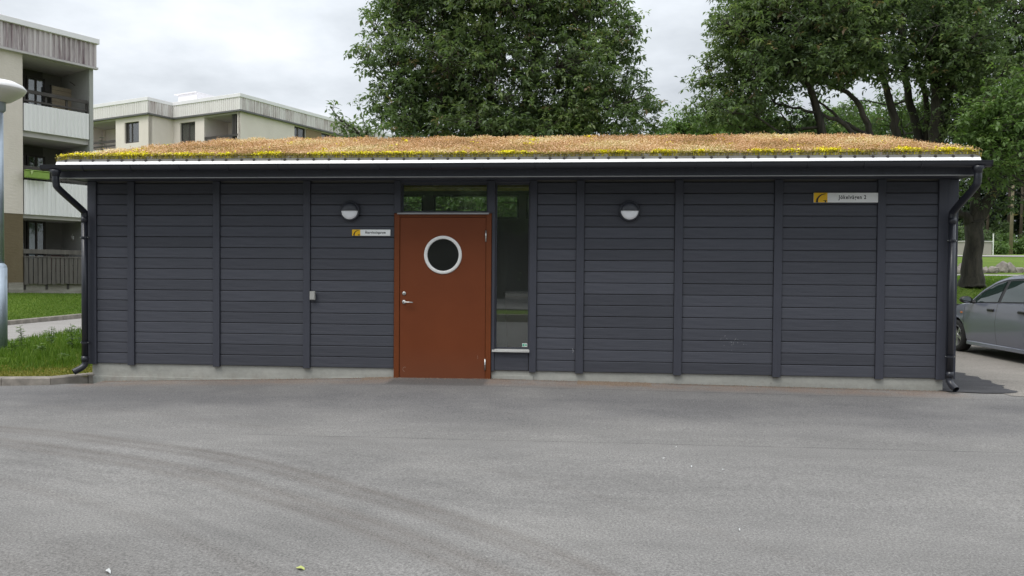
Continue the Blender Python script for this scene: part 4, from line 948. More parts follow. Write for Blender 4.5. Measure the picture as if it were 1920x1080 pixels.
# terrace fence
zr1, zr0 = zc(100, 482), zc(100, 533); p0 = O1+ex1*xp
t = empty('terrace_fence', (p0.x, p0.y, 0), ang1, 'weathered grey vertical board fence in front of the ground floor terrace', 'fence')
wd = (xf-.02)-xp; npl = 15
for k in range(npl):
    MB().box(wd*k/npl+.012, wd*(k+1)/npl-.012, -.045-random.uniform(0, .006), -.02, zr0+random.uniform(-.01, .02), zr1-.03-random.uniform(0, .01), .004).build('plank', GREYWOOD, t)
MB().box(0, wd, -.06, -.01, zr1-.025, zr1+.02).build('cap_rail', GREYWOOD, t); MB().box(0, wd, -.018, .03, zr0+.05, zr0+.15).build('lower_rail', DARKWOOD, t)
MB().box(0, wd, -.018, .03, zr1+.10, zr1+.25, .004).build('top_rail', GREYWOOD, t)
for k in range(4): MB().box(wd*k/3*.97+.02, wd*k/3*.97+.09, .035, .09, gb, zr1+.26).build('post', DARKWOOD, t)

# ---- middle apartment house
ang2 = math.atan2(-.462*1+.0, .887); 
dA = np.array([.887, -.462]); dW = rh*dA[0]+fh*dA[1]; ang2 = math.atan2(dW[1], dW[0])
O2 = P(450.7, 209, 45.0); O2 = Vector((O2.x, O2.y, 0)); f2 = frame(O2, ang2)
A2 = empty('apartment_house', (O2.x, O2.y, 0), ang2, 'pale stepped apartment house with rust streaked roof fascia, beyond the roof', 'building')
b2 = -f2(324.7, 205)[0]                                             # inner corner at local x=-b2
# outer corner A lies on the plane x=-b2, at pixel 278.3
a2 = -f2(278.3, 205, -b2, 'y')[1]
zt2 = f2(450.7, 183)[2]; zb2 = f2(450.7, 209.3)[2]; zc2 = zt2+.22
X0 = -b2-16
g2 = 2.0
def h2(px0, px1, py0, py1, dy=0, axis='x'):
    i = 0 if axis == 'x' else 1
    p, q = f2(px0, (py0+py1)/2, dy, axis), f2(px1, (py0+py1)/2, dy, axis); zt = f2((px0+px1)/2, py0, dy, axis)[2]; zb = f2((px0+px1)/2, py1, dy, axis)[2]
    return (p[i], q[i], zb, zt)
w1 = h2(233.6, 260.5, 228.5, 268, -a2); w2 = h2(337.5, 365.8, 229, 269.5); rc = h2(383, 446.5, 214, 300); rc = (rc[0], rc[1]+.0, zb2-2.75, zb2-.02)
rl = h2(150, 217, 232, 300, -a2); rl = (rl[0], rl[1], zb2-2.75, zb2-.02)
storeys = [0, -2.8, -5.6]
def sh_(h, k): return (h[0], h[1], h[2]+k, h[3]+k)
HF = [sh_(h, k) for k in storeys for h in (w2, rc)]; HA = [sh_(h, k) for k in storeys for h in (w1, rl)]
m = MB(); wall_holes(m, -b2, -.001, g2-3, zb2, [h for h in HF if h[2] > g2-2.9], 0, .25, False); m.build('front_wall', STUCCO_F, A2)
m = MB(); wall_holes(m, X0, -b2, g2-3, zb2, [h for h in HA if h[2] > g2-2.9], -a2, .25, False); m.build('front_wall', STUCCO_F, A2)
m = MB(); m.add([(-b2, -a2, g2-3), (-b2, 0, g2-3), (-b2, 0, zb2), (-b2, -a2, zb2)], [(0, 1, 2, 3)]); m.build('return_wall', STUCCO_F, A2)
s1 = h2(552, 573.5, 240.5, 266, 0, 'y'); s2 = h2(573.5, 602, 243, 270, 0, 'y'); s3 = h2(602.5, 631, 250, 270, 0, 'y')
def sidefix(h): return (h[0], h[1], zb2-2.45, zb2-.62)
stop = (s1[3]+s3[3])/2; sidefix = lambda h: (h[0], h[1], stop-1.6, stop); s1, s2, s3 = sidefix(s1), sidefix(s2), sidefix(s3)
m = MB(); mm = MB(); wall_holes(mm, 0, 42, g2-3, zb2, [(h[0], h[1], h[2]+k, h[3]+k) for h in (s1, s3) for k in storeys if h[2]+k > g2-2.9], 0, .25, False)
m.add([(-y, x, z) for x, y, z in mm.v], mm.f); m.build('side_wall', STUCCO_F, A2)
for k in storeys:
    if s1[2]+k < g2-2.9: continue
    window(A2, s1[0], s1[1], s1[2]+k, s1[3]+k, .10, 'y', curtain=(.35, .95, 1), b=.09)
    window(A2, s3[0], s3[1], s3[2]+k, s3[3]+k, .10, 'y', b=.09)
    m = MB(); m.box(.002, .03, s2[0], s2[1], s2[2]+k, s2[3]+k); m.build('brown_panel', simple('ochre_panel', (.25, .185, .105), .8), A2)
    window(A2, *sh_(w2, k), .10, curtain=(.0, .45, 1), mull=(.52,), b=.08); 
    window(A2, w1[0], w1[1], w1[2]+k, w1[3]+k, -a2+.10, curtain=(.10, .32, 1), mull=(.15, .42), b=.08)
# balcony recesses
for (h, y0) in ((rc, 0), (rl, -a2)):
    for k in storeys:
        q = sh_(h, k)
        if q[2] < g2-2.9: continue
        m = MB(); m.box(q[0], q[1]+.0, y0+1.8, y0+1.95, q[2], q[3]); m.box(q[0]-.1, q[0]-.001, y0+.26, y0+1.79, q[2], q[3]); m.box(q[1]+.001, min(q[1]+.1, -.003) if y0 == 0 else q[1]+.1, y0+.26, y0+1.79, q[2], q[3]); m.build('recess_wall', STUCCO_F, A2)
        MB().box(q[0], q[1], y0+.01, y0+1.79, q[3]-.06, q[3]-.002).build('balcony_slab', SLAB, A2); MB().box(q[0], q[1], y0+.01, y0+1.79, q[2]-.1, q[2]-.003).build('balcony_slab', SLAB, A2)
        window(A2, q[0]+(q[1]-q[0])*.45, q[0]+(q[1]-q[0])*.97, q[2]+.1, q[3]-.45, y0+1.66, b=.09, name='balcony_door', dr=.10)
        m = MB(); m.box(q[0]+.02, q[1]-.02, y0+.03, y0+.08, q[2], q[2]+.95); m.build('parapet', CORR_F, A2)
        m = MB(); m.box(q[0]+.01, q[1]-.01, y0+.0, y0+.07, q[2]+1.34, q[2]+1.48); m.box(q[0]+.01, q[1]-.01, y0+.0, y0+.07, q[2]+1.10, q[2]+1.18); m.build('rail', DARKWOOD, A2)
        if y0 == 0:
            for j in range(3): m = MB(); m.box(q[1]-.62+j*.2, q[1]-.48+j*.2, y0+.1, y0+.16, q[2], q[3]-.06); m.build('privacy_plank', DARKWOOD, A2)
# fascia and cap
def fas(name, x0, x1, y, mat, ax='x', sg=-1):
    m = MB(); corr(m, x0, x1, zb2+.10, zt2, y, .17, .03, ax, sg); m.build(name, mat, A2)
fas('fascia_sheet', X0, -b2+.16, -a2-.16, CORR_F); fas('fascia_sheet', -b2+.16, 16e-2, -.16, CORR_F)
fas('fascia_sheet', -a2-.16, -.16, -b2+.16, CORR_FS, 'y', -1); fas('fascia_sheet', -.16, 42, .16, CORR_FS, 'y', -1)
m = MB(); m.box(-b2+.20, .22, -.22, 14, zt2, zc2, .01); m.box(X0, -b2+.199, -a2-.22, 14, zt2, zc2, .01); m.box(-8, .22, 14, 42, zt2, zc2, .01); m.build('roof_cap', CAP, A2)
m = MB(); m.box(-b2+.15, .12, -.10, 14, zb2+.02, zt2-.01); m.box(X0, -b2+.14, -a2-.10, 14, zb2+.02, zt2-.01); m.box(-8, .12, 14.001, 42, zb2+.02, zt2-.01); m.build('fascia_backing', SLAB, A2)
m = MB(); m.box(-b2+.17, .20, -.20, -.10, zb2+.0, zb2+.09); m.box(X0, -b2+.17, -a2-.20, -a2-.10, zb2+.0, zb2+.09); m.box(.12, .20, -.10, 42, zb2, zb2+.09); m.box(-b2+.12, -b2+.20, -a2-.1, -.21, zb2, zb2+.09); m.build('fascia_drip', simple('dark_drip_metal', (.12, .12, .12), .5), A2)
m = MB(); m.box(X0, -b2-.3, -a2+2, 13.9, g2-3, zb2-.1); m.box(-b2-.3, -.3, 2.0, 13.9, g2-3, zb2-.1); m.box(-8, -.3, 13.91, 41.9, g2-3, zb2-.1); m.build('main_body', DARKWALL, A2)
p = f2(352, 190, 6.0); rb = MB(); q0 = f2(334, 190, 6.0)[0]; q1 = f2(371, 190, 6.0)[0]; zt = f2(334, 178.6, 6.0)[2]
rb.box(q0, q1-.1, 6, 8.5, zc2, zt, .01); rb.box(q0-.3, q1-.1, 5.9, 8.6, zt, zt+.07); rb.build('roof_hatch', CAP, A2)

# ================================================================== TREES
# centre tree behind the roof
D = 18.5
base = gp(930, D)
limbs = [LB(D, [(930, 330), (905, 262), (880, 180), (850, 90), (820, -20)], .17, .05, base), LB(D+.4, [(940, 300), (925, 230), (915, 120), (905, 0), (900, -120)], .16, .05, base),
         LB(D-.3, [(950, 310), (968, 240), (990, 170), (1010, 60), (1030, -60)], .16, .05, base), LB(D+.3, [(955, 320), (1010, 250), (1050, 200), (1090, 120), (1110, 30)], .13, .04, base), LB(D, [(925, 320), (860, 270), (800, 215), (750, 150)], .10, .03, base)]
bl = [blob(940, 150, D, 165, 120, 1.9), blob(930, 10, D, 190, 110, 2.0), blob(930, -120, D, 150, 90, 1.6), blob(760, 120, D-.5, 85, 90, 1.2, .9), blob(775, 215, D-.3, 85, 55, 1.1, .9), blob(735, 30, D, 50, 50, .8, .6), blob(1120, 70, D, 75, 90, 1.2, .8),
      blob(1130, 200, D-.4, 85, 65, 1.2, .9), blob(1040, -10, D, 100, 80, 1.4), blob(800, -10, D, 100, 70, 1.3), blob(1000, 240, D-.8, 180, 50, 1.2, .9), blob(850, 250, D-.6, 150, 40, 1.2, .8), blob(1060, 150, D-.6, 90, 90, 1.4, 1.1), blob(1010, 215, D+.8, 120, 50, 1.2, .9), blob(820, 160, D+.6, 100, 80, 1.3, .9)]
ex = []
def sprig(path, D_, n=10, jit=4):
    for i in range(n):
        t_ = i/(n-1)*(len(path)-1); k = min(int(t_), len(path)-2); u = t_-k; a = path[k]; b = path[k+1]
        ex.append(np.array(P(a[0]+(b[0]-a[0])*u+random.uniform(-jit, jit), a[1]+(b[1]-a[1])*u+random.uniform(-jit, jit), D_+random.uniform(-.3, .3))))
sprig([(1140, 70), (1165, 50), (1175, 22)], D); sprig([(1150, 60), (1180, 40), (1198, 46)], D); sprig([(1150, 100), (1180, 90), (1188, 105)], D)
sprig([(1160, 165), (1190, 140), (1200, 145)], D); sprig([(1170, 195), (1215, 190), (1232, 205)], D, 14); sprig([(1180, 220), (1215, 232), (1228, 240)], D, 8)
sprig([(720, 60), (700, 30), (715, 10)], D); sprig([(720, 90), (680, 85), (668, 100)], D, 12); sprig([(720, 110), (690, 120), (680, 122)], D, 8); sprig([(730, 190), (700, 195), (692, 192)], D, 8); sprig([(1120, 20), (1150, 5), (1160, -10)], D, 8); sprig([(1090, 60), (1130, 95), (1170, 110), (1192, 100)], D, 14, 7); sprig([(1150, 245), (1200, 250), (1240, 235)], D, 14, 7); sprig([(1130, 160), (1175, 170), (1205, 160)], D, 10, 6); sprig([(735, 235), (712, 215), (700, 222)], D, 9, 6)
T_mid = tree('tree', 'dense multi stemmed broadleaf tree directly behind the middle of the sedum roof', 'tree', base, limbs, bl, 4000, 9, .130, seed=3, gap=.5, extra=ex, hubs=130, tb=.52)
# sapling twigs left of it
ex = []; D = 16.0; base = gp(668, D)
lm = [LB(D, [(672, 300), (676, 262), (668, 245), (640, 225), (622, 200)], .05, .008, base), LB(D, [(680, 300), (690, 262), (686, 240), (678, 218)], .03, .006, base)]
sprig([(622, 196), (626, 210), (638, 228), (650, 236)], D, 9, 5); sprig([(625, 232), (645, 238), (660, 248)], D, 7, 5); sprig([(655, 228), (662, 240), (668, 255)], D, 9, 6); sprig([(676, 218), (682, 235), (684, 250), (690, 240)], D, 10, 6); sprig([(700, 238), (712, 236)], D, 4, 4)
tree('sapling', 'thin young tree whose top twigs poke above the roof left of the large middle tree', 'tree', base, lm, [blob(668, 256, D, 20, 10, .3)], 6, 3, .125, seed=5, hubs=4, tb=.45, extra=ex, spread=.04, tw=.004, red=0)
ex = []
# right hand trees
D = 17.5; base = gp(1600, D)
limbs = [LB(D, [(1575, 330), (1545, 255), (1530, 195), (1512, 150), (1480, 80), (1450, 0)], .13, .04, base), LB(D, [(1610, 300), (1585, 235), (1540, 215), (1500, 205), (1450, 190)], .07, .02, base),
         LB(D+.3, [(1640, 330), (1634, 258), (1620, 215), (1598, 180), (1548, 155), (1500, 120)], .10, .03, base), LB(D+.2, [(1640, 260), (1590, 235), (1560, 210), (1535, 190)], .05, .02)]
bl = [blob(1470, 60, D, 120, 100, 1.8), blob(1410, 150, D-.2, 85, 60, 1.4, .9), blob(1370, 205, D-.2, 60, 40, 1.1, .8), blob(1440, -60, D, 100, 80, 1.5), blob(1540, 100, D-.3, 90, 70, 1.5, .8), blob(1380, 60, D, 50, 50, .9, .7), blob(1580, 10, D, 90, 100, 1.6), blob(1350, 130, D, 45, 30, .7, .6), blob(1450, 235, D+.5, 90, 22, .9, .6), blob(1570, 245, D+1.5, 80, 25, .8, .3)]
sprig([(1380, 45), (1345, 30), (1340, 50)], D, 8); sprig([(1370, 100), (1335, 95), (1325, 110)], D, 8); sprig([(1350, 150), (1310, 148), (1300, 150)], D, 9); sprig([(1330, 200), (1305, 190)], D, 5)
tree('tree', 'broad leaning broadleaf tree, leftmost of the group behind the right end of the roof', 'tree', base, limbs, bl, 2400, 8, .13, seed=11, gap=.55, extra=ex, hubs=85, tb=.54)
ex = []; D = 18.3; base = gp(1718, D)
limbs = [LB(D, [(1700, 330), (1682, 262), (1674, 215), (1664, 175), (1652, 130), (1620, 40)], .13, .05, base), LB(D+.3, [(1718, 330), (1722, 262), (1708, 200), (1698, 145), (1690, 40), (1680, -60)], .13, .05, base),
         LB(D-.2, [(1748, 340), (1752, 262), (1756, 180), (1746, 105), (1744, 30), (1740, -80)], .17, .08, base), LB(D+.2, [(1736, 340), (1736, 260), (1738, 200), (1720, 120)], .09, .05, base), LB(D+.1, [(1755, 300), (1775, 220), (1785, 120), (1800, 20)], .11, .05, base)]
bl = [blob(1650, 30, D, 110, 90, 1.7), blob(1740, -30, D, 140, 90, 1.8), blob(1760, 80, D-.6, 90, 70, 1.2, .8), blob(1640, 120, D-.7, 90, 40, 1.0, .7), blob(1810, 120, D-.5, 70, 80, 1.3, .9), blob(1700, 215, D+2.2, 130, 40, 1.0, .35), blob(1800, 230, D-.2, 60, 60, 1.0, .8)]
tree('tree', 'tall tree with several dark upright stems showing above the roof, right of the leaning tree', 'tree', base, limbs, bl, 2150, 8, .13, seed=17, gap=.58, hubs=85, tb=.53)
D = 20.0; base = P(1822, 533, D)
q = lambda a, b: P(a, b, D)
limbs = [([base+Vector((0, 0, -.15)), P(1822, 515, D), P(1824, 480, D), P(1827, 440, D), P(1828, 415, D)], [.36, .27, .225, .215, .22]),
         ([P(1826, 425, D), P(1843, 395, D), P(1862, 360, D-.2), P(1880, 320, D-.3), P(1905, 250, D-.4), P(1930, 150, D)], [.17, .16, .14, .12, .10, .05]),
         ([P(1822, 425, D), P(1808, 405, D), P(1790, 392, D+.2), P(1760, 370, D+.3), P(1730, 330, D)], [.15, .10, .08, .06, .03]),
         ([P(1826, 425, D), P(1828, 390, D), P(1830, 350, D), P(1826, 300, D), P(1830, 200, D), P(1840, 60, D)], [.15, .12, .10, .09, .08, .04]),
         ([P(1870, 350, D-.2), P(1895, 345, D-.3), P(1940, 330, D-.4), P(2000, 310, D)], [.06, .05, .04, .02])]
bl = [blob(1880, 70, D, 110, 110, 1.8), blob(1920, 200, D-.6, 90, 90, 1.4), blob(1850, 260, D-1.2, 55, 60, .7, .7), blob(1900, 330, D-1.0, 60, 35, .9, .6), blob(1980, 280, D, 90, 80, 1.6), blob(1840, 340, D+.6, 60, 40, .6, .4), blob(1900, -60, D, 140, 80, 1.7), blob(2020, 90, D, 120, 140, 1.9), blob(1865, 385, D-.3, 60, 12, .5, .6)]
tree('tree', 'big broadleaf tree with one stout forked trunk standing on the grass behind the grey car', 'tree', base, limbs, bl, 2200, 8, .135, seed=23, gap=.5, hubs=80, tb=.46)
# light green branches hanging nearest the right gutter
D = 15.5; base = gp(1990, D)
bl = [blob(1850, 215, D, 55, 40, .7), blob(1880, 290, D, 60, 50, .8), blob(1870, 240, D, 60, 40, .7), blob(1930, 200, D, 60, 80, 1.0)]
tree('tree', 'lighter green young tree leaning in front of the stout trunk at the right edge', 'tree', base, [LB(D, [(1975, 400), (1950, 330), (1910, 280), (1870, 230)], .07, .015, base), LB(D, [(1985, 380), (1960, 280), (1930, 180), (1920, 120)], .05, .015, base)], bl, 330, 8, .125, LEAF_B, seed=29, hubs=24, tb=.40, red=.06)
# bushes / trees further off
D = 34; base = gp(1290, D)
tree('tree', 'small light green tree far behind, left of the right hand group', 'tree', base, [LB(D, [(1288, 330), (1285, 270), (1275, 230)], .12, .03, base)], [blob(1285, 245, D, 42, 40, 1.0), blob(1262, 255, D, 35, 25, .8), blob(1245, 270, D, 30, 25, .7), blob(1320, 240, D, 40, 30, .9)], 420, 8, .17, LEAF_B, seed=31, hubs=20, tb=.42, spread=.25)
for i, (px, py, rx, ry, lb) in enumerate(((1400, 235, 60, 40, 'hazy distant tree glimpsed under the leaning tree, behind the roof ridge'), (1560, 240, 85, 45, 'distant light tree glimpsed between the dark stems, left part'), (1690, 235, 90, 55, 'distant light tree glimpsed between the dark upright stems, right part'), (1030, 250, 80, 40, 'distant light tree glimpsed low through the middle tree'))):
    D = 42+i*2; base = gp(px, D); tree('tree', lb, 'tree', base, [LB(D, [(px, 330), (px-4, 270), (px+6, py-10)], .2, .05, base)], [blob(px, py, D, rx, ry, 2.0), blob(px-rx*.4, py+25, D, rx*.9, ry*.8, 2.0)], 420, 8, .24, LEAF_B, seed=40+i, hubs=20, tb=.3, spread=.4)
# dark conifer between the two apartment houses
def conifer_mesh(H, Rm, seed, nw=34, dens=26):
    r = np.random.default_rng(seed); mb = MB(); mb.tube([(0, 0, 0), (0, 0, H*.5), (0, 0, H)], [H*.014, H*.009, .02], 7); V = []; Fc = []; T = []
    for k in range(nw):
        z = H*(.16+.82*(k/nw)**.92); Rk = Rm*(1-(z/H))**.75*(1 if k > 3 else .6); nb = int(6+r.integers(0, 3))
        for j in range(nb):
            a = r.uniform(0, 6.28); L_ = Rk*r.uniform(.65, 1.15); dz = -L_*r.uniform(.15, .5); n_ = max(4, int(dens*L_/Rm))
            for i in range(n_):
                u = (i+1)/n_; p = np.array([math.cos(a)*L_*u, math.sin(a)*L_*u, z+dz*u**1.4]); w_ = L_*.28*(1.15-u)+.06; b_ = len(V)
                d2 = np.array([-math.sin(a), math.cos(a), 0]); e = r.normal(0, .07, 3)*L_
                V += [p-d2*w_+np.array([0, 0, -w_*.6])+e, p+np.array([math.cos(a), math.sin(a), -.1])*L_*.12, p+d2*w_+np.array([0, 0, -w_*.6])-e, p-np.array([math.cos(a), math.sin(a), 0])*L_*.05]
                Fc += [[b_, b_+1, b_+3], [b_+3, b_+1, b_+2]]; T += [r.uniform(0, .9)]*2
    return meshdata('trunk', mb.v, mb.f, PINEBARK, True), npmesh('crown', np.array(V), np.array(Fc), LEAF_D, attr=T)
PINEBARK = simple('reddish_pine_bark', (.075, .055, .042), .9, 0, .3, 4)
cm = [conifer_mesh(15, 2.6, 1), conifer_mesh(18, 3.2, 2), conifer_mesh(13, 2.2, 3)]
def conifer(name, label, loc, k, s, rz, group=None, cat='tree'):
    t = empty(name, loc, rz, label, cat, group); t.scale = (s, s, s)
    link('trunk', cm[k][0], t); c = link('crown', cm[k][1], t); c['kind'] = 'stuff'; return t
c = gp(192, 34); zt = P(192, 247, 34).z
conifer('spruce_tree', 'small dark spruce between the two pale apartment houses', c, 2, (zt-c.z)/13, .4)
# far forest edge on the right
for i in range(30):
    px = 1770+i*17+random.uniform(-8, 8); D = random.uniform(92, 135); c = gp(px, D); conifer('spruce_tree', 'tall dark spruce in the forest edge beyond the utility kiosk', c, i % 3, random.uniform(.9, 1.35), random.uniform(0, 6), 'spruces of the far forest edge')
for i, (px, D, h) in enumerate(((1894, 84, 15), (1849, 96, 14), (1912, 92, 14), (1888, 104, 15))):
    c = gp(px, D); t = empty('pine_tree', c, 0, ['pale bare pine trunk nearest the forest edge, right of the kiosk', 'slim pine trunk just left of the pale pine', 'slim pine trunk at the right picture edge', 'slim dark pine trunk close behind the pale pine'][i], 'tree')
    MB().tube([(0, 0, 0), (.1, 0, h*.5), (0, .1, h)], [.20, .15, .08], 8).build('trunk', simple('pale_pine_bark', (.26, .21, .15), .9, 0, .25, 2) if i == 0 else PINEBARK, t, True)
    A_ = np.array([0, 0, h])+rng.normal(0, 1, (160, 3))*np.array([1.6, 1.6, 1.5]); cr_ = link('crown', leaf_mesh(A_, .4, 8, .55, LEAF_D, 60+i, tb=.5), t); cr_['kind'] = 'stuff'
# undergrowth bushes near the kiosk
for i, (px, py, D, rx, ry, mt, lb) in enumerate(((1868, 462, 80, 10, 10, LEAF_B, 'yellow green bush touching the right end of the utility kiosk'), (1852, 448, 88, 16, 14, LEAF_A, 'round green bush behind the thin white post'), (1790, 440, 84, 18, 30, LEAF_A, 'dark leafy bush left of the kiosk, beside the black downpipe'), (1880, 452, 90, 14, 16, LEAF_B, 'pale shrub right of the kiosk at the foot of the pines'), (1915, 456, 86, 16, 12, LEAF_B, 'pale shrub at the right edge under the pines'), (1875, 430, 100, 14, 20, LEAF_A, 'tall green shrub behind the pale pine trunk'), (1830, 440, 98, 22, 22, LEAF_A, 'green thicket behind the utility kiosk'), (1945, 440, 95, 22, 30, LEAF_A, 'green thicket just past the right picture edge'))):
    base = gp(px, D); tree('bush', lb, 'bush', base, [([base, base+Vector((.1, 0, .8)), Vector(blob(px, py, D, 1, 1, 1)[0])], [.08, .05, .02])], [blob(px, py, D, rx, ry, 1.2), blob(px, py+8, D, rx*1.2, ry*.8, 1.2)], 150, 7, .30, mt, seed=70+i, hubs=8, tb=.45, spread=.25, red=0)
base = gp(870, 16.4); base.z = -.3
tree('bush', 'bright green bushy shrub right behind the dark building, glimpsed through its high back windows', 'bush', base, [([base, P(870, 400, 16.4)], [.06, .03])], [blob(850, 392, 16.4, 150, 42, .7), blob(700, 400, 16.6, 120, 40, .7), blob(990, 395, 16.6, 90, 40, .7), blob(760, 455, 16.4, 120, 60, .7, .6)], 900, 8, .11, LEAF_B, seed=91, hubs=20, tb=.55)
n = 5200; A_ = np.stack([rng.uniform(-24, 24, n), rng.uniform(-36, -33, n), rng.uniform(-.3, 6.2, n)], 1)
hg = empty('hedge', (0, -34, -.3), 0, 'tall dark hedge across the yard, mirrored in the window panes', 'hedge'); MB().box(-24, 24, .6, 1.2, 0, 5.4).build('stems', DARKWOOD, hg)
c_ = link('foliage', leaf_mesh(A_-np.array([0, -34, -.3]), .25, 6, .34, LEAF_B, 92, tb=.7, width=.3), hg); c_['kind'] = 'stuff'
# trees across the yard behind the camera: mirrored in the panes
src = [o for o in bpy.data.objects if o.parent is T_mid]
for i, (x, y, s) in enumerate(((-9, -27, 1.0), (-3.5, -25, .9), (2.5, -28, 1.05), (8.5, -26, .95), (-15, -30, 1.1), (15, -31, 1.1))):
    r_ = T_mid.copy(); C.objects.link(r_); r_.location = (x, y, -.35); r_.rotation_euler = (0, 0, i*1.3); r_.scale = (s, s, s)
    r_['label'] = 'leafy tree of the row across the yard, seen only mirrored in the window panes'; r_['group'] = 'trees across the yard'
    for c0 in src: c = c0.copy(); C.objects.link(c); c.parent = r_
tag(grid_sheet('lawn_behind', np.arange(-30, 31, 1.0), np.arange(-60, -13.6, .8), lambda X, Y: -.20+.02*(-14-Y), LAWN, mask=lambda x, y: (y < -16-.02*(x+1)**2*np.sign(x+20)) & (y > -18.6)), kind='structure')
tag(grid_sheet('road_behind', np.arange(-30, 31, 1.0), np.arange(-33, -17.9, 1.0), lambda X, Y: -.16+.02*(-14-Y), ASPH), kind='structure')
kerb_run('kerb', 'curved pale kerb across the yard, mirrored in the tall window', [(x, -16-.02*(x+1)**2+.3, -.30) for x in np.arange(12, -13, -1.5)], .15, .14, seg=1.5)

# ================================================================== RIGHT BACKGROUND
def strip_ground(name, D0, D1, mat, dz=.02, px0=1700, px1=2200, z0=None):
    V = []; n = 14
    for i in range(n+1):
        px = px0+(px1-px0)*i/n
        for D_ in (D0, D1):
            p = P(px, 520, D_); V.append((p.x, p.y, float(zterr(p.x, p.y))+dz))
    return tag(link(name, meshdata(name, V, [(2*i, 2*i+2, 2*i+3, 2*i+1) for i in range(n)], mat)), kind='structure')
strip_ground('foot_path', 31, 34.5, ASPH_PATH, .04); strip_ground('far_road', 62, 68, ASPH_PATH, .05)
def rock(px, D, wd, ht, dp, lab, seed, rz):
    c = gp(px, D); r = np.random.default_rng(seed); import bmesh
    bm = bmesh.new(); bmesh.ops.create_icosphere(bm, subdivisions=3, radius=1)
    for v in bm.verts:
        p = v.co; k = 1+.16*math.sin(3*p.x+seed)+.12*math.sin(4*p.y+2*p.z+seed*2)+.05*math.sin(9*p.x+7*p.z+seed)
        for ax in range(5):
            nn = Vector(np.random.default_rng(seed*10+ax).normal(0, 1, 3)).normalized(); d = p.dot(nn)
            if d > .72: p = p-nn*(d-.72)*.85
        v.co = Vector((p.x*wd/2*k, p.y*dp/2*k, p.z*ht*.62*k+ht*.35))
    me = bpy.data.meshes.new('boulder'); bm.to_mesh(me); bm.free(); me.materials.append(ROCK); o = link('boulder', me, None, c-Vector((0, 0, .02)), (0, 0, rz)); autosmooth(o, 25)
    return tag(o, lab, 'boulder', 'boulders lining the footpath')
def m_rock():
    t = NT('grey_granite'); c = t.ramp(t.noise(3, 6, .7), [(.3, (.13, .115, .10)), (.7, (.33, .30, .27))]); t.bump(t.noise(8, 6, .7), .7, .05); return t.done(c, .9)
ROCK = m_rock()
for i, a in enumerate(((1786, 36, .62, .5, .5, 'reddish boulder close beside the black downpipe'), (1802, 38, .5, .5, .5, 'mossy boulder left of the stout tree trunk'), (1846, 38, .55, .36, .5, 'low boulder touching the right side of the tree trunk'), (1861, 38, .62, .36, .5, 'long low boulder second right of the trunk'), (1877, 39, .62, .55, .5, 'large pale tilted boulder above the car windscreen'), (1893, 39, .50, .56, .5, 'tall pale boulder right of the largest one'), (1911, 39, .50, .36, .5, 'small boulder at the right edge above the car roof'), (1930, 40, .8, .5, .6, 'boulder just past the right picture edge'))):
    rock(a[0], a[1], a[2], a[3], a[4], a[5], 5+i, i*.7)
p = gp(1830, 76); ang = math.atan2(rh[1], rh[0])+.12; t = empty('utility_kiosk', (p.x, p.y, p.z-.1), ang, 'low grey utility kiosk with pale doors half hidden by the tree trunk', 'kiosk')
KG = simple('grey_kiosk_panel', (.36, .33, .30), .8, 0, .1, 1); MB().box(-1.25, 1.65, 0, 1.6, 0, 1.35).build('kiosk_body', KG, t); MB().box(-1.32, 1.72, -.08, 1.68, 1.35, 1.47, .01).build('roof', simple('kiosk_roof', (.45, .44, .42), .7), t)
for k in range(2): MB().box(-1.15+k*.52, -.66+k*.52, -.03, -.002, .05, 1.28).build('door', simple('white_kiosk_door', (.6, .6, .58), .6), t)
MB().box(-1.1, -1.08, -.04, -.031, .5, .9).build('louvre', KG, t)
p = gp(1861, 74); t = empty('marker_post', p, 0, 'thin white marker post right of the utility kiosk', 'post'); MB().tube([(0, 0, 0), (0, 0, 2.0)], .05, 8).build('post', WHITE, t); MB().tube([(0, 0, 2.0), (0, 0, 2.06)], .06, 8).build('cap', WHITE, t)

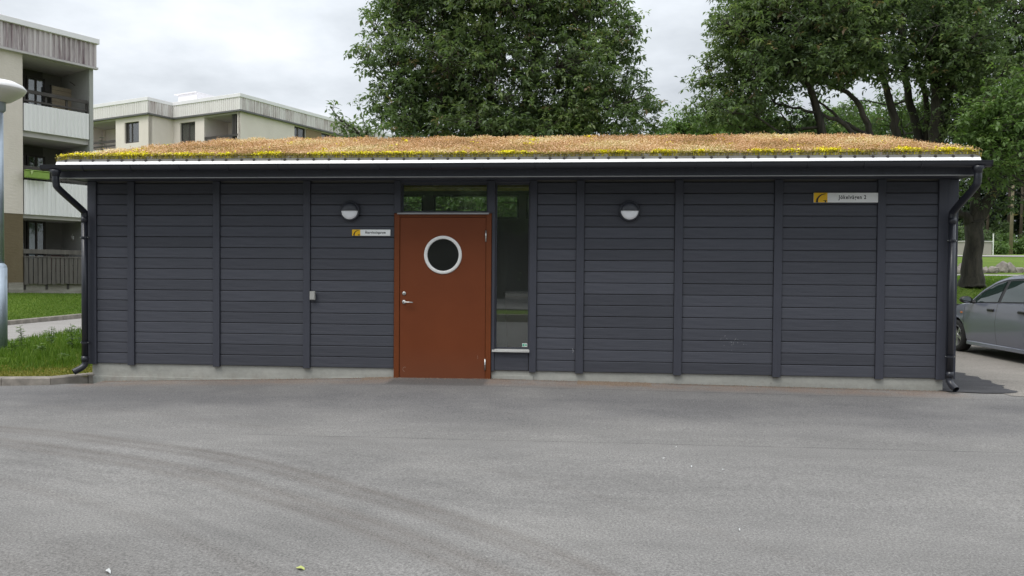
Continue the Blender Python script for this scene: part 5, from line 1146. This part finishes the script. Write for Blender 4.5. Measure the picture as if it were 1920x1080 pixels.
# ================================================================== CAR
def make_car():
    th_ = math.radians(5); hd_ = fh*math.cos(th_)+rh*math.sin(th_); rz = math.atan2(hd_[1], hd_[0])
    pr = P(1948, 688, 12.05); x = pr.x-hd_[0]*-1.31; y = pr.y-hd_[1]*-1.31
    # car centre: rear wheel line is on the near (left) side, so move half a width to the right
    nl = np.array([-hd_[1], hd_[0]]); x -= nl[0]*.80; y -= nl[1]*.80
    zg = -.19
    t = empty('parked_car', (x, y, zg), rz, 'grey five door hatchback parked beside the right end of the dark building', 'car')
    PAINT = NT('grey_car_paint'); PAINT.done((.175, .188, .245), .30, .25); PAINT.b.inputs['Coat Weight'].default_value = .8; PAINT.b.inputs['Coat Roughness'].default_value = .05
    PAINT = PAINT.m; BLK = simple('black_car_trim', (.014, .014, .015), .45, 0, .1, 5)
    GL = simple('car_window_glass', (.015, .030, .026), .02, 0, .05, 1, spec=.7)
    belt = lambda X: np.interp(X, [-2.1, -1.9, -1.2, .9, 1.2, 1.9, 2.1, 2.16], [.90, .985, .985, .925, .90, .76, .66, .60])
    plan = lambda X: np.interp(X, [-2.13, -2.0, -1.6, -.8, .8, 1.5, 1.85, 2.05, 2.16], [.62, .73, .80, .845, .845, .81, .74, .63, .48])
    sec = lambda z: np.interp(z, [.18, .28, .45, .62, .80, .95, 1.0], [.93, .965, .995, 1.0, .985, .95, .93])
    def bottom(X):
        s_ = .20 if abs(X) < 1.9 else .22+.1*(abs(X)-1.9)
        for wx in (-1.31, 1.31):
            d = abs(X-wx)
            if d < .355: s_ = max(s_, .30+math.sqrt(.355**2-d*d))
        return s_
    xsC = sorted(set(list(np.round(np.linspace(-2.13, 2.16, 60), 3))+[round(wx+.355*math.cos(a), 3) for wx in (-1.31, 1.31) for a in np.linspace(0, math.pi, 15)]+[1.02, -.09, -.10, -.98]))
    def side(mb, x0, x1, sg, off=0):
        X_ = [v for v in xsC if x0 <= v <= x1]
        if X_[0] > x0: X_.insert(0, x0)
        if X_[-1] < x1: X_.append(x1)
        nz = 9; V = []
        for X in X_:
            b, tpz = bottom(X), float(belt(X))
            for k in range(nz+1):
                z = b+(tpz-b)*k/nz; y = plan(X)*sec(z)+(.008 if .60 < z < .66 else 0)+off; V.append((X, sg*y, z))
            z = tpz; V.append((X, sg*(plan(X)*sec(z)-.03+off), z+.012))
        w_ = nz+2; V2 = V
        F_ = [(i*w_+k, (i+1)*w_+k, (i+1)*w_+k+1, i*w_+k+1) for i in range(len(X_)-1) for k in range(w_-1)]
        mb.add(V2, F_)
    for sg in (1, -1):
        for nm, a, b in (('front_wing', 1.028, 2.16), ('front_door', -.090, 1.020), ('rear_door', -.975, -.098), ('rear_wing', -2.13, -.983)):
            m = MB(); side(m, a, b, sg); autosmooth(m.build(nm, PAINT, t), 40)
        m = MB(); side(m, -1.9, 1.9, sg, -.012); m.build('inner_panel', BLK, t)
    # hood, tail, bumpers: lofts across the car
    def loft(name, secs, mat):
        m = MB(); V = []; n = 14
        for X, yw, z0_, zc_ in secs:
            for k in range(n+1):
                u = -1+2*k/n; V.append((X, yw*u, z0_+(zc_-z0_)*(1-abs(u)**3)))
        m.add(V, [(i*(n+1)+k, i*(n+1)+k+1, (i+1)*(n+1)+k+1, (i+1)*(n+1)+k) for i in range(len(secs)-1) for k in range(n)]); return m.build(name, mat, t, True)
    W_ = lambda X: float(plan(X)*sec(belt(X)))-.03
    loft('bonnet', [(X, W_(X), float(belt(X))+.012, float(belt(X))+.075) for X in (.80, .95, 1.1, 1.3, 1.5, 1.7, 1.9, 2.05, 2.16)], PAINT)
    loft('front_bumper', [(2.16, W_(2.16), .612, .675), (2.20, .46, .55, .60), (2.215, .47, .42, .45), (2.18, .46, .22, .22)], PAINT)
    loft('rear_bumper', [(-2.13, .58, .915, .99), (-2.17, .60, .62, .64), (-2.20, .60, .42, .44), (-2.15, .58, .22, .22)], PAINT)
    loft('tailgate', [(-1.55, .70, 1.00, 1.02), (-1.95, .68, .985, 1.03), (-2.13, .58, .912, .985)], PAINT)
    # greenhouse
    rail = lambda X: float(np.interp(X, [-2.02, -1.75, -1.35, -1.0, -.4, .0, .30, .62, .94], [1.02, 1.20, 1.375, 1.415, 1.435, 1.415, 1.345, 1.18, .955]))
    ry = lambda X: float(np.interp(X, [-2.02, -1.75, -1.35, -.4, .0, .30, .62, .94], [.70, .63, .565, .555, .565, .60, .68, .755]))
    def S(X, u, sg, off=0):
        b = float(belt(X))+.01; yb = float(plan(X)*sec(belt(X)))-.03; z = b+(rail(X)-b)*u; y = yb+(ry(X)-yb)*(u**1.15)+off; return (X, sg*y, z+off*.3)
    gx = list(np.linspace(-2.0, .94, 40))
    for sg in (1, -1):
        m = MB(); n = 6; V = [S(X, k/n, sg) for X in gx for k in range(n+1)]
        m.add(V, [(i*(n+1)+k, (i+1)*(n+1)+k, (i+1)*(n+1)+k+1, i*(n+1)+k+1) for i in range(len(gx)-1) for k in range(n)]); m.build('window_surround', BLK, t, True)
        for nm, a, b in (('front_door_glass', -.03, .74), ('rear_door_glass', -.93, -.13), ('quarter_glass', -1.42, -1.02)):
            m = MB(); V = []; X_ = np.linspace(a, b, 14); n = 5
            for X in X_:
                hgt = rail(X)-float(belt(X)); u0 = .05; u1 = max(u0+.02, 1-.075/max(hgt, .08))
                for k in range(n+1): V.append(S(X, u0+(u1-u0)*k/n, sg, .006))
            m.add(V, [(i*(n+1)+k, (i+1)*(n+1)+k, (i+1)*(n+1)+k+1, i*(n+1)+k+1) for i in range(13) for k in range(n)]); m.build(nm, GL, t, True)
        # painted roof rail strip
        m = MB(); V = []
        for X in gx: a_, b_ = S(X, 1-.04/max(rail(X)-float(belt(X)), .05), sg, .004), S(X, 1.0, sg, .004); V += [a_, b_, (X, sg*(ry(X)-.03), rail(X)+.018)]
        m.add(V, [(3*i+k, 3*i+3+k, 3*i+4+k, 3*i+1+k) for i in range(len(gx)-1) for k in (0, 1)]); m.build('roof_rail', PAINT, t, True)
        # mirror, handles, side lamp
        m = MB(); m.tube([(.70, sg*.78, .955), (.72, sg*.88, .965)], [.03, .022], 8); m.build('mirror_arm', BLK, t)
        m = MB(); m.tube([(.80, sg*.94, 1.0), (.76, sg*.94, 1.0), (.71, sg*.94, 1.0), (.685, sg*.94, 1.0)], [.045, .078, .084, .078], 14); mo = m.build('mirror', BLK, t, True); mo.data.transform(Matrix.Translation((0, sg*.94, 1.0)) @ Matrix.Diagonal((1, 1.3, .82, 1)) @ Matrix.Translation((0, -sg*.94, -1.0)))
        g = MB(); g.lathe([(.0001, 0), (.060, 0)], 16, Matrix.Translation((.681, sg*.94, 1.0)) @ Matrix.Rotation(-math.pi/2, 4, 'Y') @ Matrix.Diagonal((.85, 1.25, 1, 1))); g.build('mirror_glass', simple('mirror_silver', (.6, .62, .64), .05, 1), mo)
        for hx in (.08, -.86):
            yv = float(plan(hx)*sec(.84)); m = MB(); m.box(hx-.10, hx+.10, sg*yv-.012, sg*yv+.028, .815, .862, .012); m.build('door_handle', BLK, t)
        m = MB(); yv = float(plan(1.12)*sec(.75)); m.box(1.09, 1.15, sg*yv-.005, sg*yv+.010, .735, .765, .004); m.build('side_lamp', simple('amber_lens', (.55, .16, .02), .3), t)
        m = MB(); m.box(-.93, .93, sg*.80-.02, sg*.80+.02, .165, .235, .008); m.build('sill', PAINT, t)
        m = MB(); m.box(1.86, 2.10, sg*.56-.08, sg*.56+.10, .58, .70, .03); m.build('headlight', simple('clear_lamp_lens', (.5, .52, .55), .08, .3), t)
        m = MB(); m.box(-2.12, -1.95, sg*.62-.06, sg*.62+.08, .72, .95, .03); m.build('tail_light', simple('red_lamp_lens', (.4, .01, .01), .15), t)
    V = []; n = 10; m = MB()
    X_ = [X for X in gx if -1.45 <= X <= .22]
    for X in X_:
        for k in range(n+1): u = -1+2*k/n; V.append((X, (ry(X)-.03)*u, rail(X)+.018+.05*(1-u*u)))
    m.add(V, [(i*(n+1)+k, i*(n+1)+k+1, (i+1)*(n+1)+k+1, (i+1)*(n+1)+k) for i in range(len(X_)-1) for k in range(n)]); m.build('roof', PAINT, t, True)
    for nm, X_ in (('windscreen', [X for X in gx if X >= .16]), ('rear_window', [X for X in gx if X <= -1.40])):
        m = MB(); V = []
        for X in X_:
            for k in range(n+1): u = -1+2*k/n; V.append((X+(.10 if nm == 'windscreen' else -.06)*(1-u*u), (ry(X)-.012)*u, rail(X)+.012+.03*(1-u*u)))
        m.add(V, [(i*(n+1)+k, i*(n+1)+k+1, (i+1)*(n+1)+k+1, (i+1)*(n+1)+k) for i in range(len(X_)-1) for k in range(n)]); m.build(nm, GL, t, True)
    m = MB(); m.box(-2.1, 2.1, -.66, .66, .20, .50); m.box(-.9, .9, -.74, .74, .19, .6); m.box(-2.0, 1.95, -.60, .60, .45, .88); m.build('underbody', BLK, t)
    for wx in (-1.31, 1.31):
        for sg in (1, -1):
            we = empty('wheel', (wx, sg*.735, .300)); we.parent = t; Mx = Matrix.Rotation(-sg*math.pi/2, 4, 'X')
            MB().lathe([(.185, -.09), (.27, -.095), (.296, -.075), (.300, 0), (.296, .075), (.272, .097), (.215, .100), (.200, .085)], 40, Mx).build('tyre', RUBBER, we, True)
            m = MB(); m.lathe([(.205, .088), (.198, .095), (.190, .075), (.182, .0)], 36, Mx); m.lathe([(.0001, .082), (.045, .080), (.055, .06), (.055, .03)], 20, Mx)
            for k in range(5):
                a = 2*math.pi*k/5+.3; c_, s_ = math.cos(a), math.sin(a); n_ = (-s_, c_); V = []
                for rr_, hw, hh in ((.03, .030, .075), (.10, .024, .070), (.192, .032, .080)):
                    for q_ in (-1, 1): V += [Mx @ Vector((c_*rr_+n_[0]*hw*q_, s_*rr_+n_[1]*hw*q_, hh)), Mx @ Vector((c_*rr_+n_[0]*hw*q_, s_*rr_+n_[1]*hw*q_, hh-.03))]
                m.add(V, [(0, 2, 6, 4), (4, 6, 10, 8), (0, 4, 5, 1), (4, 8, 9, 5), (2, 3, 7, 6), (6, 7, 11, 10)])
            m.build('rim', simple('alloy_wheel', (.38, .38, .38), .35, .7), we)
            MB().lathe([(.0001, .015), (.19, .015)], 24, Mx).build('brake_disc', simple('dark_brake', (.03, .03, .03), .6, .4), we)
    return t
make_car()

# ================================================================== SMALL THINGS
def weed(px, py, D, h, lab, nl=16, ll=.07, seed=0, z=-.17):
    p = P(px, py, D); r = random.Random(seed); t = empty('weed', (p.x, p.y, z), 0, lab, 'plant'); m = MB(); lv = MB()
    for s in range(3):
        tp = Vector((r.uniform(-.05, .05), r.uniform(-.05, .05), h*r.uniform(.75, 1))); m.tube([(0, 0, 0), tp*.5+Vector((.01, 0, 0)), tp], .003, 4)
        for k in range(nl):
            q_ = tp*(.25+.75*k/nl); a = r.uniform(0, 6.28); L_ = ll*r.uniform(.6, 1.2); d = Vector((math.cos(a), math.sin(a), r.uniform(-.2, .6))).normalized(); s_ = d.cross(Vector((0, 0, 1)))*L_*.28
            lv.add([q_, q_+d*L_*.5+s_, q_+d*L_-Vector((0, 0, L_*.15)), q_+d*L_*.5-s_], [(0, 1, 2, 3)])
    m.build('stem', simple('green_stem', (.08, .14, .03), .7), t); o = lv.build('foliage', LEAF_B, t); a_ = o.data.attributes.new('tint', 'FLOAT', 'FACE'); a_.data.foreach_set('value', np.array([r.uniform(.2, .8) for _ in o.data.polygons], np.float32)); o['kind'] = 'stuff'
weed(40, 660, 12.6, .50, 'tall leafy weed right of the street lamp foot', 18, .09, 1)
weed(72, 668, 12.2, .24, 'broad leaved pale weed in the grass between lamp and building', 10, .12, 2)
weed(95, 650, 13.2, .42, 'bushy weed in the middle of the grass verge', 16, .10, 3)
weed(136, 645, 12.6, .55, 'tall weed close to the black downpipe', 18, .10, 4)
weed(112, 672, 11.6, .16, 'low leafy weed near the mossy strip', 9, .08, 5)
weed(20, 668, 12.2, .26, 'low weed hiding the lamp foot', 12, .09, 6)
weed(148, 640, 13.2, .42, 'weed half hidden behind the black downpipe', 14, .09, 7)
# gravel washed against the foundation
def gravel(name, n, x0, x1, y0, y1, s0, s1, mat):
    X = rng.uniform(x0, x1, n); Y = y0+(y1-y0)*rng.beta(2.2, 1.3, n); S_ = rng.uniform(s0, s1, n); Z = gz(X, Y)+S_*.25
    c = np.stack([X, Y, Z], 1); dirs = np.array([[1, 0, -.3], [-.5, .87, -.3], [-.5, -.87, -.3], [.1, .05, .8]])
    V = (c[:, None, :]+dirs[None]*S_[:, None, None]*rng.uniform(.6, 1.2, (n, 4, 1))).reshape(-1, 3); i = np.arange(n)[:, None]*4
    Fc = np.concatenate([i+np.array([f]) for f in ([0, 1, 3], [1, 2, 3], [2, 0, 3])], 0); return tag(link(name, npmesh(name, V, Fc, mat)), kind='stuff')
GRV = simple('brown_grit', (.22, .165, .12), .95, 0, .5, 60)
o = gravel('grit', 2600, .0, .9, -.30, .02, .004, .011, GRV); tag(o, 'brown grit washed against the foundation right of the tall window', 'gravel')
o = gravel('fine_grit', 2600, -6.3, 4.4, -.16, .03, .003, .008, GRV); tag(o, 'thin line of grit along the foot of the foundation', 'gravel')
o = gravel('grit', 500, -2.75, -2.36, -.28, .02, .003, .009, GRV); tag(o, 'brown grit at the left foot of the brown door', 'gravel')
o = gravel('loose_stones', 900, -7, 6, -7.2, -.6, .002, .006, simple('loose_chips', (.30, .29, .27), .9, 0, .5, 80)); tag(o, 'scattered tiny stone chips on the yard asphalt', 'gravel')
def flat_litter(name, px, py, s, mat, lab, cat, pts):
    p = onz(px, py, -.27); p = Vector((p.x, p.y, float(gz(p.x, p.y)))); t = MB(); n = len(pts)
    t.add([(x*s, y*s, .004+.010*((i*7) % 3)/2) for i, (x, y) in enumerate(pts)]+[(0, 0, .012)], [(i, (i+1) % n, n) for i in range(n)]); o = t.build(name, mat, None); o.location = p; o.rotation_euler = (0, 0, random.uniform(0, 6)); return tag(o, lab, cat)
flat_litter('fallen_leaf', 564, 1066, .028, simple('yellow_green_leaf', (.42, .46, .14), .6), 'fallen yellow green leaf on the asphalt at the bottom edge', 'leaf', [(1.2, 0), (.5, .5), (-.4, .5), (-1, .1), (-.5, -.4), (.4, -.5)])
WS = simple('white_scrap', (.52, .53, .52), .7)
for px, py, s, lab in ((1296, 878, .030, 'largest white scrap on the asphalt in front of the right lamp'), (1245, 863, .018, 'small white scrap up and left of the largest one'), (1268, 842, .014, 'white speck nearest the building in the scrap cluster'), (1356, 884, .013, 'white speck right of the largest scrap'), (1386, 995, .022, 'lone whitish scrap low right of centre on the asphalt'), (203, 1071, .04, 'pale scrap on the asphalt near the lower left corner')):
    flat_litter('paper_scrap', px, py, s*.7, WS, lab, 'litter', [(1.3, .1), (.4, .35), (-.8, .3), (-1.2, -.1), (-.2, -.4), (.7, -.3)])
